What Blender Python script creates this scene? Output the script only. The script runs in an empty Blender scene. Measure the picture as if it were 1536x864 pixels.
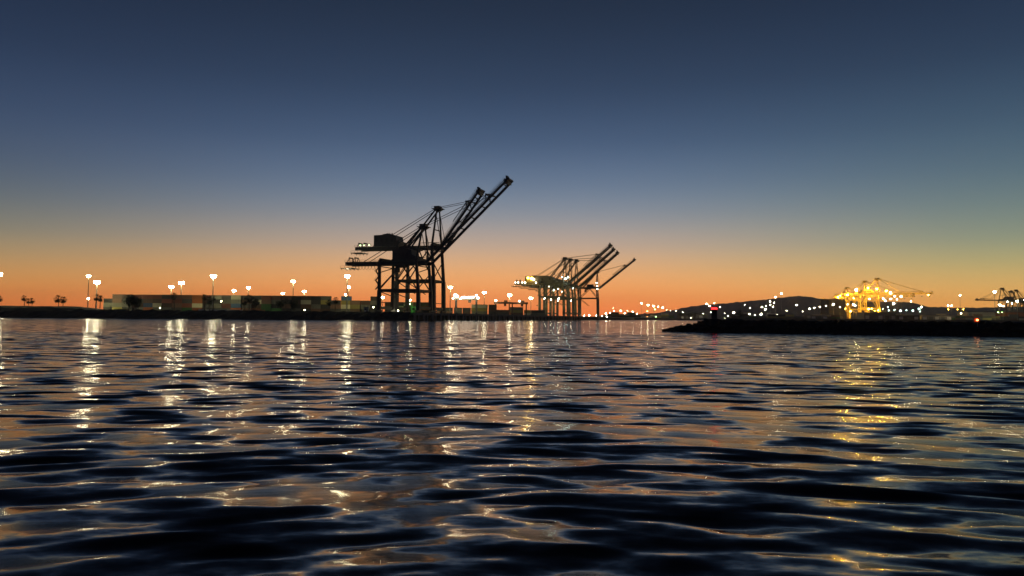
import bpy, bmesh, math, random
import numpy as np
from mathutils import Vector, Matrix

random.seed(7)
rng = np.random.default_rng(11)
S = bpy.context.scene
C = S.collection
R = math.radians

# ------------------------------------------------------------------ camera
F_PX, W_PX, H_PX = 1139.0, 1536.0, 864.0
CAM_Z = 2.0
PITCH, ROLL = R(2.26), R(0.46)
cam_d = bpy.data.cameras.new('camera')
cam_d.sensor_width = 36.0
cam_d.lens = F_PX / W_PX * 36.0
cam_d.clip_start = 0.2
cam_d.clip_end = 30000
cam = bpy.data.objects.new('camera', cam_d)
C.objects.link(cam)
CAM_R = Matrix.Rotation(math.pi / 2 + PITCH, 4, 'X') @ Matrix.Rotation(ROLL, 4, 'Z')
cam.matrix_world = Matrix.Translation((0, 0, CAM_Z)) @ CAM_R
S.camera = cam

# ------------------------------------------------------------------ sky (dusk, sun just set ahead)
world = bpy.data.worlds.new('World')
S.world = world
world.use_nodes = True


def s2l(c):
    out = []
    for v in c:
        v = v / 255.0
        out.append(v / 12.92 if v <= 0.04045 else ((v + 0.055) / 1.055) ** 2.4)
    return tuple(out) + (1.0,)


BG = 1.5            # sky strength; ramp colours are stored divided by it


def build_sky():
    nt = world.node_tree
    nt.nodes.clear()
    N, L = nt.nodes, nt.links
    out = N.new('ShaderNodeOutputWorld')
    bg = N.new('ShaderNodeBackground')
    tc = N.new('ShaderNodeTexCoord')
    sp = N.new('ShaderNodeSeparateXYZ')
    L.new(tc.outputs['Generated'], sp.inputs[0])

    def m(op, a, b=None, clamp=False):
        n = N.new('ShaderNodeMath'); n.operation = op; n.use_clamp = clamp
        for i, v in enumerate((a, b)):
            if v is None: continue
            if isinstance(v, (int, float)): n.inputs[i].default_value = v
            else: L.new(v, n.inputs[i])
        return n.outputs[0]
    el = m('DIVIDE', m('ARCSINE', sp.outputs[2]), math.pi / 2, True)      # 0 horizon .. 1 zenith
    az = m('ARCTAN2', sp.outputs[0], sp.outputs[1])                       # 0 ahead, + right

    def ramp(stops):
        r = N.new('ShaderNodeValToRGB')
        L.new(el, r.inputs[0])
        cr = r.color_ramp
        cr.interpolation = 'B_SPLINE'
        while len(cr.elements) > 1: cr.elements.remove(cr.elements[0])
        for i, (deg, c, *g) in enumerate(stops):
            e = cr.elements[0] if i == 0 else cr.elements.new(deg / 90)
            e.position = deg / 90
            k = (g[0] if g else 1.0) / BG
            e.color = tuple(v * k for v in s2l(c)[:3]) + (1.0,)
        return r.outputs[0]
    top = [(32, (23, 33, 51)), (50, (14, 20, 32)), (90, (9, 13, 22))]
    mid = ramp([(0, (244, 120, 62), 1.32), (1.2, (246, 140, 70), 1.26), (2.4, (246, 165, 96), 1.16), (3.8, (229, 174, 120), 1.08),
                (5.4, (192, 168, 148), 1.04), (7.6, (138, 147, 158)), (10, (102, 122, 148)), (13, (69, 91, 122)),
                (17, (47, 65, 92)), (22.7, (31, 44, 64))] + top)
    lef = ramp([(0, (214, 106, 44), 1.32), (1.2, (216, 130, 62), 1.26), (2.4, (200, 144, 80), 1.16), (3.8, (168, 142, 102), 1.08),
                (5.4, (126, 126, 112), 1.04), (7.6, (93, 105, 115)), (10, (72, 88, 111)), (13, (56, 74, 103)),
                (17, (38, 54, 80)), (22.7, (27, 39, 60))] + top)
    rig = ramp([(0, (238, 150, 58), 1.32), (1.2, (238, 169, 82), 1.26), (2.4, (216, 172, 100), 1.16), (3.8, (178, 168, 114), 1.08),
                (5.4, (137, 147, 127), 1.04), (7.6, (108, 128, 130)), (10, (84, 108, 124)), (13, (63, 87, 110)),
                (17, (43, 61, 86)), (22.7, (29, 43, 65))] + top)
    ant = ramp([(0, (34, 40, 58)), (5, (44, 50, 74)), (12, (40, 48, 74)), (22.7, (28, 40, 64))] + top)

    def mix(f, a, b):
        n = N.new('ShaderNodeMix'); n.data_type = 'RGBA'
        L.new(f, n.inputs[0]); L.new(a, n.inputs[6]); L.new(b, n.inputs[7])
        return n.outputs[2]

    def smooth(v, lo, hi):
        n = N.new('ShaderNodeMapRange'); n.interpolation_type = 'SMOOTHSTEP'
        L.new(v, n.inputs[0]); n.inputs[1].default_value = lo; n.inputs[2].default_value = hi
        return n.outputs[0]
    c = mix(smooth(m('MULTIPLY', az, -1.0), R(4), R(40)), mid, lef)
    c = mix(smooth(az, R(4), R(36)), c, rig)
    c = mix(smooth(m('ABSOLUTE', az), R(38), R(115)), c, ant)
    sky = N.new('ShaderNodeTexSky')
    sky.sky_type = 'NISHITA'
    sky.sun_disc = False
    sky.sun_elevation = R(-4.0)
    sky.sun_rotation = 0.0
    add = N.new('ShaderNodeMix'); add.data_type = 'RGBA'; add.blend_type = 'ADD'
    add.inputs[0].default_value = 0.03
    L.new(c, add.inputs[6]); L.new(sky.outputs[0], add.inputs[7])
    L.new(add.outputs[2], bg.inputs[0])
    bg.inputs[1].default_value = BG
    L.new(bg.outputs[0], out.inputs[0])


build_sky()
S.view_settings.view_transform = 'Standard'
S.view_settings.look = 'None'
S.view_settings.exposure = 0.0
S.view_settings.gamma = 1.0
S.view_settings.use_curve_mapping = False
S.render.engine = 'CYCLES'
S.cycles.use_denoising = True
S.cycles.max_bounces = 5
S.cycles.diffuse_bounces = 2
S.cycles.glossy_bounces = 3
S.cycles.sample_clamp_direct = 0.0
S.cycles.sample_clamp_indirect = 3.0
S.cycles.use_light_tree = True
S.cycles.caustics_reflective = False
S.cycles.caustics_refractive = False


# ------------------------------------------------------------------ helpers
def at(px, py, Y):
    """World point whose picture position is (px, py) when it stands Y metres ahead."""
    d = CAM_R @ Vector(((px - W_PX / 2), (H_PX / 2 - py), -F_PX))
    return Vector((0, 0, CAM_Z)) + d * (Y / d.y)


def horizon(px):
    lo, hi = 440.0, 520.0
    for _ in range(30):
        mdl = (lo + hi) / 2
        if at(px, mdl, 100).z > CAM_Z: lo = mdl
        else: hi = mdl
    return lo


def tag(o, label=None, cat=None, group=None, kind=None):
    if label: o['label'] = label
    if cat: o['category'] = cat
    if group: o['group'] = group
    if kind: o['kind'] = kind
    return o


def empty(name, loc=(0, 0, 0), rz=0.0):
    o = bpy.data.objects.new(name, None)
    o.location = loc
    o.rotation_euler = (0, 0, rz)
    o.empty_display_size = 0.5
    C.objects.link(o)
    return o


class MB:
    def __init__(s):
        s.v, s.f = [], []

    def add(s, vs, fs):
        b = len(s.v)
        s.v += [tuple(x) for x in vs]
        s.f += [tuple(b + i for i in f) for f in fs]
        return s

    def box(s, x0, x1, y0, y1, z0, z1):
        vs = [(x0, y0, z0), (x1, y0, z0), (x1, y1, z0), (x0, y1, z0), (x0, y0, z1), (x1, y0, z1), (x1, y1, z1), (x0, y1, z1)]
        return s.add(vs, [(0, 3, 2, 1), (4, 5, 6, 7), (0, 1, 5, 4), (1, 2, 6, 5), (2, 3, 7, 6), (3, 0, 4, 7)])

    def beam(s, a, b, w, h, w2=None, h2=None):
        """box beam from a to b, w across, h in the vertical plane"""
        a, b = Vector(a), Vector(b)
        d = (b - a).normalized()
        side = d.cross(Vector((0, 0, 1)))
        if side.length < 1e-3: side = Vector((0, 1, 0))
        side.normalize()
        up = side.cross(d).normalized()
        w2 = w if w2 is None else w2
        h2 = h if h2 is None else h2
        vs = []
        for p, ww, hh in ((a, w, h), (b, w2, h2)):
            for sx, sy in ((-1, -1), (1, -1), (1, 1), (-1, 1)):
                vs.append(p + side * (sx * ww / 2) + up * (sy * hh / 2))
        return s.add(vs, [(0, 3, 2, 1), (4, 5, 6, 7), (0, 1, 5, 4), (1, 2, 6, 5), (2, 3, 7, 6), (3, 0, 4, 7)])

    def tube(s, pts, rad, n=6):
        pts = [Vector(p) for p in pts]
        rads = rad if isinstance(rad, (list, tuple)) else [rad] * len(pts)
        vs, fs = [], []
        for i, p in enumerate(pts):
            d = (pts[min(i + 1, len(pts) - 1)] - pts[max(i - 1, 0)]).normalized()
            u = d.cross(Vector((0, 0, 1)))
            if u.length < 1e-3: u = Vector((1, 0, 0))
            u.normalize(); w = u.cross(d)
            for k in range(n):
                a = 2 * math.pi * k / n
                vs.append(p + (u * math.cos(a) + w * math.sin(a)) * rads[i])
        for i in range(len(pts) - 1):
            for k in range(n):
                k2 = (k + 1) % n
                fs.append((i * n + k, i * n + k2, (i + 1) * n + k2, (i + 1) * n + k))
        fs.append(tuple(range(n)))
        fs.append(tuple((len(pts) - 1) * n + k for k in reversed(range(n))))
        return s.add(vs, fs)

    def ball(s, c, rx, rz=None, n=8, m=5):
        rz = rx if rz is None else rz
        c = Vector(c)
        vs = [c + Vector((0, 0, -rz))]
        for j in range(1, m):
            t = -math.pi / 2 + math.pi * j / m
            for k in range(n):
                a = 2 * math.pi * k / n
                vs.append(c + Vector((rx * math.cos(t) * math.cos(a), rx * math.cos(t) * math.sin(a), rz * math.sin(t))))
        vs.append(c + Vector((0, 0, rz)))
        fs = []
        for k in range(n):
            fs.append((0, 1 + (k + 1) % n, 1 + k))
        for j in range(m - 2):
            for k in range(n):
                a, b = 1 + j * n + k, 1 + j * n + (k + 1) % n
                fs.append((a, b, b + n, a + n))
        e = len(vs) - 1
        for k in range(n):
            fs.append((e, e - n + k, e - n + (k + 1) % n))
        return s.add(vs, fs)

    def mesh(s, name):
        me = bpy.data.meshes.new(name)
        me.from_pydata(s.v, [], s.f)
        me.update()
        return me

    def build(s, name, mat, parent=None, smooth=False):
        me = s.mesh(name)
        me.materials.append(mat)
        if smooth: me.polygons.foreach_set('use_smooth', [True] * len(me.polygons))
        return link(name, me, parent)


def link(name, me, parent=None, loc=None, rz=None, mat=None):
    o = bpy.data.objects.new(name, me)
    C.objects.link(o)
    if parent is not None: o.parent = parent
    if loc is not None: o.location = loc
    if rz is not None: o.rotation_euler = (0, 0, rz)
    if mat is not None:
        o.material_slots[0].link = 'OBJECT'
        o.material_slots[0].material = mat
    return o


# ------------------------------------------------------------------ materials
def mat_plain(name, col, rough=0.6, metal=0.0, var=0.25, scale=0.6, bump=0.0):
    mt = bpy.data.materials.new(name)
    mt.use_nodes = True
    nt = mt.node_tree
    p = nt.nodes['Principled BSDF']
    tc = nt.nodes.new('ShaderNodeTexCoord')
    nz = nt.nodes.new('ShaderNodeTexNoise')
    nz.inputs['Scale'].default_value = scale
    nz.inputs['Detail'].default_value = 6
    nt.links.new(tc.outputs['Object'], nz.inputs['Vector'])
    mx = nt.nodes.new('ShaderNodeMix'); mx.data_type = 'RGBA'
    nt.links.new(nz.outputs[0], mx.inputs[0])
    mx.inputs[6].default_value = tuple(c * (1 - var) for c in col) + (1,)
    mx.inputs[7].default_value = tuple(min(1, c * (1 + var)) for c in col) + (1,)
    nt.links.new(mx.outputs[2], p.inputs['Base Color'])
    p.inputs['Roughness'].default_value = rough
    p.inputs['Metallic'].default_value = metal
    if bump:
        b = nt.nodes.new('ShaderNodeBump')
        b.inputs['Strength'].default_value = bump
        nt.links.new(nz.outputs[0], b.inputs['Height'])
        nt.links.new(b.outputs[0], p.inputs['Normal'])
    return mt


def mat_vary(mt):
    nt = mt.node_tree
    p = nt.nodes['Principled BSDF']
    src = p.inputs['Base Color'].links[0].from_socket
    oi = nt.nodes.new('ShaderNodeObjectInfo')
    mr = nt.nodes.new('ShaderNodeMapRange')
    mr.inputs[3].default_value = 0.35; mr.inputs[4].default_value = 1.25
    nt.links.new(oi.outputs['Random'], mr.inputs[0])
    vm = nt.nodes.new('ShaderNodeVectorMath'); vm.operation = 'SCALE'
    nt.links.new(src, vm.inputs[0]); nt.links.new(mr.outputs[0], vm.inputs['Scale'])
    nt.links.new(vm.outputs[0], p.inputs['Base Color'])


def mat_emit(name, col, strength):
    mt = bpy.data.materials.new(name)
    mt.use_nodes = True
    nt = mt.node_tree
    p = nt.nodes['Principled BSDF']
    p.inputs['Base Color'].default_value = (0.8, 0.8, 0.8, 1)
    p.inputs['Emission Color'].default_value = tuple(col) + (1,)
    p.inputs['Emission Strength'].default_value = strength
    return mt


LAMP = 75.0
M = dict(
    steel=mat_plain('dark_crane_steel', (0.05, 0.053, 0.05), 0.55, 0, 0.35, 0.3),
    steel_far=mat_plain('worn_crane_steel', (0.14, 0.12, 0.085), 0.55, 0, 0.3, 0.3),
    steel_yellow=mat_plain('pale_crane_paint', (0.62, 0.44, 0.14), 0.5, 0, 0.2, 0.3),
    cable=mat_plain('cable_black', (0.03, 0.03, 0.03), 0.6),
    glass=mat_plain('cab_glass', (0.02, 0.03, 0.03), 0.08),
    rail=mat_plain('galvanised_rail', (0.16, 0.16, 0.15), 0.5),
    pole=mat_plain('lamp_pole_steel', (0.22, 0.22, 0.20), 0.5),
    housing=mat_plain('lamp_housing', (0.18, 0.18, 0.17), 0.5),
    asphalt=mat_plain('terminal_asphalt', (0.05, 0.05, 0.048), 0.85, 0, 0.4, 0.05),
    rock=mat_plain('revetment_rock', (0.035, 0.032, 0.028), 0.95, 0, 0.5, 0.8, 0.6),
    jetty=mat_plain('breakwater_rock', (0.030, 0.027, 0.023), 0.95, 0, 0.5, 1.4, 0.5),
    berm=mat_plain('berm_scrub', (0.028, 0.026, 0.018), 0.95, 0, 0.5, 0.5),
    concrete=mat_plain('wharf_concrete', (0.20, 0.19, 0.17), 0.9, 0, 0.3, 0.4),
    pile=mat_plain('pile_concrete', (0.26, 0.24, 0.21), 0.9, 0, 0.3, 0.6),
    palm_leaf=mat_plain('palm_frond', (0.045, 0.055, 0.025), 0.7, 0, 0.4, 1.0),
    trunk=mat_plain('palm_trunk', (0.10, 0.075, 0.05), 0.9, 0, 0.3, 2.0),
    leaf=mat_plain('tree_leaf', (0.04, 0.055, 0.022), 0.7, 0, 0.5, 0.7),
    hill=mat_plain('hill_scrub', (0.075, 0.066, 0.042), 0.95, 0, 0.4, 0.01),
    shed=mat_plain('shed_cladding', (0.22, 0.20, 0.16), 0.7, 0, 0.25, 0.1),
    shed_dark=mat_plain('dark_cladding', (0.07, 0.06, 0.05), 0.8, 0, 0.25, 0.1),
    roof=mat_plain('shed_roof', (0.08, 0.075, 0.07), 0.7, 0, 0.25, 0.1),
    white=mat_plain('white_paint', (0.70, 0.68, 0.58), 0.6, 0, 0.2, 0.5),
    red=mat_plain('beacon_red_paint', (0.45, 0.03, 0.02), 0.5, 0, 0.2, 2.0),
    c_r=mat_plain('container_rust_red', (0.20, 0.055, 0.03), 0.6, 0, 0.3, 0.7),
    c_o=mat_plain('container_orange', (0.38, 0.12, 0.035), 0.6, 0, 0.3, 0.7),
    c_b=mat_plain('container_blue', (0.045, 0.10, 0.20), 0.6, 0, 0.3, 0.7),
    c_g=mat_plain('container_grey', (0.17, 0.17, 0.13), 0.6, 0, 0.3, 0.7),
    c_n=mat_plain('container_green', (0.05, 0.20, 0.045), 0.6, 0, 0.3, 0.7),
    c_w=mat_plain('container_cream', (0.58, 0.54, 0.36), 0.6, 0, 0.2, 0.7),
    c_y=mat_plain('container_yellow', (0.45, 0.38, 0.10), 0.6, 0, 0.25, 0.7),
    c_d=mat_plain('container_charcoal', (0.055, 0.055, 0.05), 0.6, 0, 0.3, 0.7),
    c_k=mat_plain('container_brown', (0.14, 0.075, 0.045), 0.6, 0, 0.3, 0.7),
    l_white=mat_emit('lamp_warm_white', (1.0, 0.90, 0.58), 85.0),
    l_panel=mat_emit('lamp_down_panel', (0.98, 0.88, 0.42), 190.0),
    l_pale=mat_emit('lamp_far_white', (1.0, 0.90, 0.60), LAMP * 1.0),
    l_cool=mat_emit('lamp_cool_white', (0.70, 1.0, 0.92), LAMP * 0.6),
    l_yel=mat_emit('lamp_sodium', (1.0, 0.50, 0.04), LAMP * 1.6),
    l_org=mat_emit('lamp_orange', (1.0, 0.34, 0.08), 9.0),
    l_grn=mat_emit('lamp_green', (0.45, 1.0, 0.25), LAMP * 0.4),
    l_flood=mat_emit('floodlight_white', (1.0, 0.92, 0.66), 16.0),
    l_amber=mat_emit('floodlight_amber', (1.0, 0.58, 0.05), 30.0),
    l_gold=mat_emit('floodlight_gold', (1.0, 0.50, 0.035), 620.0),
    l_gold_high=mat_emit('floodlight_gold_high', (1.0, 0.48, 0.03), 2600.0),
    l_added_sodium=mat_emit('added_sodium_light', (1.0, 0.55, 0.06), 190.0),  # added lamps that brighten the yellow cranes, turned away from view
    l_added_wash=mat_emit('added_wash_light', (0.95, 0.86, 0.24), 28.0),  # added lamps that wash the middle cranes, lenses out of view
    l_dim=mat_emit('lamp_dim_green', (0.75, 1.0, 0.45), 3.2),
    l_red=mat_emit('lamp_red', (1.0, 0.012, 0.012), 7.0),
)
for k_ in list(M):
    if k_.startswith('c_'): mat_vary(M[k_])
CNAME = dict(r='rust red', o='orange', b='blue', g='grey', n='green', w='cream', y='yellow', d='charcoal', k='brown')


def water_material():
    mt = bpy.data.materials.new('harbour_water')
    mt.use_nodes = True
    nt = mt.node_tree
    N, L = nt.nodes, nt.links
    p = N['Principled BSDF']
    p.inputs['Base Color'].default_value = (0.0012, 0.0018, 0.0025, 1)
    p.inputs['Roughness'].default_value = 0.12
    p.inputs['IOR'].default_value = 1.333
    g = N.new('ShaderNodeNewGeometry')
    acc = g.outputs['Normal']
    for sx, sy, sc, amp, det in ((0.35, 1.0, 0.6, 0.040, 2), (0.4, 1.0, 2.4, 0.060, 2), (0.6, 1.0, 9.0, 0.05, 3)):
        mp = N.new('ShaderNodeMapping')
        mp.inputs['Scale'].default_value = (sx, sy, 0.0)
        mp.inputs['Rotation'].default_value = (0, 0, 0.12)
        L.new(g.outputs['Position'], mp.inputs[0])
        nz = N.new('ShaderNodeTexNoise')
        nz.inputs['Scale'].default_value = sc
        nz.inputs['Detail'].default_value = det
        L.new(mp.outputs[0], nz.inputs['Vector'])
        sub = N.new('ShaderNodeVectorMath'); sub.operation = 'SUBTRACT'
        L.new(nz.outputs['Color'], sub.inputs[0]); sub.inputs[1].default_value = (0.5, 0.5, 0.5)
        ml = N.new('ShaderNodeVectorMath'); ml.operation = 'MULTIPLY'
        L.new(sub.outputs[0], ml.inputs[0]); ml.inputs[1].default_value = (amp * 2.2, amp * 4.0, 0)
        ad = N.new('ShaderNodeVectorMath'); ad.operation = 'ADD'
        L.new(acc, ad.inputs[0]); L.new(ml.outputs[0], ad.inputs[1])
        acc = ad.outputs[0]
    # slope of the waves too short for the sheet's mesh at that spot
    ca = N.new('ShaderNodeAttribute'); ca.attribute_name = 'chop'
    mp = N.new('ShaderNodeMapping'); mp.inputs['Scale'].default_value = (0.5, 1.0, 0.0)
    L.new(g.outputs['Position'], mp.inputs[0])
    nz = N.new('ShaderNodeTexNoise'); nz.inputs['Scale'].default_value = 1.3; nz.inputs['Detail'].default_value = 1
    L.new(mp.outputs[0], nz.inputs['Vector'])
    sub = N.new('ShaderNodeVectorMath'); sub.operation = 'SUBTRACT'
    L.new(nz.outputs['Color'], sub.inputs[0]); sub.inputs[1].default_value = (0.5, 0.5, 0.5)
    ml = N.new('ShaderNodeVectorMath'); ml.operation = 'MULTIPLY'
    L.new(sub.outputs[0], ml.inputs[0]); ml.inputs[1].default_value = (6.0, 13.0, 0)
    sc_ = N.new('ShaderNodeVectorMath'); sc_.operation = 'SCALE'
    L.new(ml.outputs[0], sc_.inputs[0]); L.new(ca.outputs['Fac'], sc_.inputs['Scale'])
    ad = N.new('ShaderNodeVectorMath'); ad.operation = 'ADD'
    L.new(acc, ad.inputs[0]); L.new(sc_.outputs[0], ad.inputs[1])
    acc = ad.outputs[0]
    nm = N.new('ShaderNodeVectorMath'); nm.operation = 'NORMALIZE'
    L.new(acc, nm.inputs[0])
    L.new(nm.outputs[0], p.inputs['Normal'])
    return mt


# ------------------------------------------------------------------ water: one sheet, real waves
def build_water():
    fine = np.radians(np.linspace(-47, 47, 780))
    coarse = np.radians(np.linspace(47, 313, 80))[1:-1]
    ang = np.concatenate([fine, coarse])
    r = [1.2]
    while r[-1] < 3600:
        q = r[-1]
        r.append(q + (min(.0075 * q, .15) if q < 100 else .15 + (q - 100) * .02))
    r = np.array(r)
    A, RR = np.meshgrid(ang, r)
    DR = np.gradient(r)
    X = RR * np.sin(A)
    Y = RR * np.cos(A) - 3.0
    dr = np.maximum(np.repeat(DR[:, None], len(ang), 1), RR * .0021 * .6)
    lost = np.zeros_like(X)
    Z = np.zeros_like(X); DX = np.zeros_like(X); DY = np.zeros_like(X)
    n = 104
    side_l = np.clip(.85 - 1.9 * X / RR, .12, 1.25)       # two crossing wave trains, one stronger on each side
    side_r = np.clip(.85 + 1.9 * X / RR, .12, 1.25)
    lam = np.exp(np.linspace(math.log(0.16), math.log(2.2), n)) * rng.uniform(0.93, 1.07, n)
    for i in range(n):
        l = lam[i]
        k = 2 * math.pi / l
        if i % 3 == 0: th = R(90 + 25) + rng.normal(0, R(7))
        elif i % 3 == 1: th = R(90 - 22) + rng.normal(0, R(7))
        else: th = R(90) + rng.normal(0, R(10))
        sl = 0.0255 * math.exp(-0.5 * (math.log(l / 0.44) / 0.72) ** 2)
        a = sl / k
        ph = rng.uniform(0, 2 * math.pi)
        q = np.clip((l / dr - 2.5) / 3.5, 0, 1)
        q = q * q * (3 - 2 * q)
        if i % 3 == 0: q = q * side_l
        elif i % 3 == 1: q = q * side_r
        lost += (1 - q * q) * sl * sl
        kx, ky = k * math.cos(th), k * math.sin(th)
        arg = kx * X + ky * Y + ph
        Z += q * a * np.cos(arg)
        DX -= q * 0.15 * a * math.cos(th) * np.sin(arg)
        DY -= q * 0.15 * a * math.sin(th) * np.sin(arg)
    # gusts: calmer and rougher patches
    gust = 1.0 + 0.12 * np.sin(X * 0.05 + 1.3 * np.sin(Y * 0.031)) * np.sin(Y * 0.043 + 0.7)
    X = X + DX * gust; Y = Y + DY * gust; Z = Z * gust
    nr, na = X.shape
    co = np.stack([X, Y, Z], -1).reshape(-1, 3)
    co = np.concatenate([co, [[0, -3, 0]]])
    i, j = np.meshgrid(np.arange(nr - 1), np.arange(na), indexing='ij')
    j2 = (j + 1) % na
    quads = np.stack([i * na + j, (i + 1) * na + j, (i + 1) * na + j2, i * na + j2], -1).reshape(-1, 4)[:, ::-1]
    jj = np.arange(na)
    tris = np.stack([np.full(na, nr * na), jj, (jj + 1) % na], -1)[:, ::-1]
    me = bpy.data.meshes.new('water')
    nq, ntq = len(quads), len(tris)
    me.vertices.add(len(co)); me.vertices.foreach_set('co', co.astype(np.float32).ravel())
    me.loops.add(nq * 4 + ntq * 3)
    me.loops.foreach_set('vertex_index', np.concatenate([quads.ravel(), tris.ravel()]).astype(np.int32))
    me.polygons.add(nq + ntq)
    me.polygons.foreach_set('loop_start', np.concatenate([np.arange(nq) * 4, nq * 4 + np.arange(ntq) * 3]).astype(np.int32))
    me.polygons.foreach_set('use_smooth', np.ones(nq + ntq, dtype=bool))
    me.update(calc_edges=True)
    me.validate()
    at_ = me.attributes.new('chop', 'FLOAT', 'POINT')
    at_.data.foreach_set('value', np.concatenate([np.sqrt(np.clip(lost, 0, None) / 2).ravel(), [0]]).astype(np.float32))
    me.materials.append(water_material())
    o = link('water', me)
    tag(o, 'dark rippled harbour water in the foreground', 'water', kind='structure')
    return o


build_water()

# ------------------------------------------------------------------ land
LAND = 4.2                      # terminal level above water
QX, QY, QS = -53.0, 408.0, 0.30  # quay corner and how far the quay runs right per metre ahead
QROT = -math.atan(QS)


def quay_x(Y): return QX + QS * (Y - QY)


def sheet(name, poly, z, mat, label, depth=8.0, cat='ground'):
    mb = MB()
    n = len(poly)
    vs = [(x, y, z) for x, y in poly] + [(x, y, z - depth) for x, y in poly]
    mb.add(vs, [tuple(range(n))] + [(i, n + i, n + (i + 1) % n, (i + 1) % n) for i in range(n)])
    o = mb.build(name, mat)
    bm = bmesh.new(); bm.from_mesh(o.data); bmesh.ops.recalc_face_normals(bm, faces=bm.faces[:]); bm.to_mesh(o.data); bm.free()
    return tag(o, label, cat, kind='structure')


sheet('terminal_ground', [(-4000, 410), (QX - 5, 410), (quay_x(1560) - 5, 1560), (-4000, 1560)], LAND, M['asphalt'],
      'flat dark paved ground of the container terminal')
sheet('east_ground', [(262, 930), (4000, 905), (4000, 1560), (430, 1560)], LAND, M['asphalt'],
      'flat dark ground of the far terminal on the right')
sheet('far_ground', [(-7000, 1561), (7000, 1561), (7000, 6200), (-7000, 6200)], 3.6, M['asphalt'],
      'flat dark land reaching back to the horizon')


def build_revetment():
    """rock slope along the front shore"""
    nx, ny = 420, 7
    xs = np.linspace(-900, QX - 1.5, nx)
    mb = MB()
    vs = []
    for jy in range(ny):
        t = jy / (ny - 1)
        for x in xs:
            y = 397.5 + 14.0 * t
            z = -1.2 + 6.0 * min(1, t * 1.25) + rng.normal(0, 0.22)
            if jy == ny - 1: z = LAND - 0.4
            vs.append((x + rng.normal(0, .3), y + rng.normal(0, .3), z))
    fs = [(j * nx + i, j * nx + i + 1, (j + 1) * nx + i + 1, (j + 1) * nx + i) for j in range(ny - 1) for i in range(nx - 1)]
    o = mb.add(vs, fs).build('revetment', M['rock'])
    tag(o, 'dark sloping rock bank along the near shore', 'bank', kind='structure')
    # scrub covered mound at the left
    nx, ny = 260, 11
    x1 = at(158, 460, 425).x
    xs = np.linspace(-900, x1, nx)
    vs = []
    for jy in range(ny):
        t = jy / (ny - 1)
        for i, x in enumerate(xs):
            e = min(1.0, (x1 - x) / 16.0)
            y = 409.5 + 30 * t
            z = LAND - 0.3 + 2.6 * math.sin(math.pi * t) ** 0.5 * e ** 0.6 + rng.normal(0, 0.10) * e
            vs.append((x, y, z))
    fs = [(j * nx + i, j * nx + i + 1, (j + 1) * nx + i + 1, (j + 1) * nx + i) for j in range(ny - 1) for i in range(nx - 1)]
    o = MB().add(vs, fs).build('berm', M['berm'])
    tag(o, 'low dark scrub covered mound at the far left', 'mound', kind='structure')


build_revetment()


def build_wharf():
    o = empty('wharf', (QX, QY, 0), QROT)      # local +y runs along the quay, +x to the water
    tag(o, 'long concrete wharf deck on piles under the cranes', 'wharf', kind='structure')
    L_ = 1190
    MB().box(-5.5, 0, 0, L_, LAND - 1.1, LAND + 0.012).build('deck', M['concrete'], o)
    MB().box(-0.5, 0.0, 0.05, L_ - .05, LAND + 0.013, LAND + 0.30).build('kerb', M['concrete'], o)
    pm = MB().tube([(0, 0, -3), (0, 0, LAND - 1.1)], 0.42, 8).mesh('pile'); pm.materials.append(M['pile'])
    fm = MB().box(0.01, 0.55, -0.55, 0.55, 0.6, LAND - 0.2).mesh('fender'); fm.materials.append(M['pile'])
    for k in range(72):
        y = 1.0 + k * 12.5
        link('pile', pm, o, (-0.7, y + 4, 0)); link('pile', pm, o, (-0.7, y + 8, 0))
        link('fender', fm, o, (0, y, 0))


build_wharf()


def build_hills():
    prof = [(900, 474), (985, 470), (1010, 464.5), (1040, 459), (1090, 455), (1130, 451), (1160, 448), (1180, 445), (1200, 444), (1216, 445.5),
            (1235, 448.5), (1260, 450), (1290, 452), (1330, 452.5), (1362, 453), (1378, 456), (1392, 460), (1440, 462), (1480, 461), (1536, 460),
            (1620, 456), (1750, 462)]
    n, m_ = 240, 14
    D0, D1 = 3300, 4300
    vs = []
    px = np.linspace(900, 1750, n)
    py = np.interp(px, [p[0] for p in prof], [p[1] for p in prof])
    for j in range(m_):
        t = j / (m_ - 1)
        sh = math.sin(math.pi * min(1, t * 0.98 + 0.01) * 0.5) if t < 1 else 1
        for i in range(n):
            p = at(px[i], py[i], D1)
            x = p.x * (D0 + (D1 - D0) * t) / D1
            y = D0 + (D1 - D0) * t
            z = 3 + (p.z - 3) * (t ** 0.7) + (rng.normal(0, 3.0) if 0 < t < 1 else rng.normal(0, 1.3))
            vs.append((x, y, z))
    for i in range(n):       # back slope
        p = at(px[i], py[i], D1)
        vs.append((p.x * 1.3, D1 + 1400, 0))
    m_ += 1
    fs = [(j * n + i, j * n + i + 1, (j + 1) * n + i + 1, (j + 1) * n + i) for j in range(m_ - 1) for i in range(n - 1)]
    o = MB().add(vs, fs).build('hills', M['hill'], smooth=True)
    tag(o, 'low dark hills on the horizon at the right', 'hill', kind='structure')


build_hills()


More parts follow.
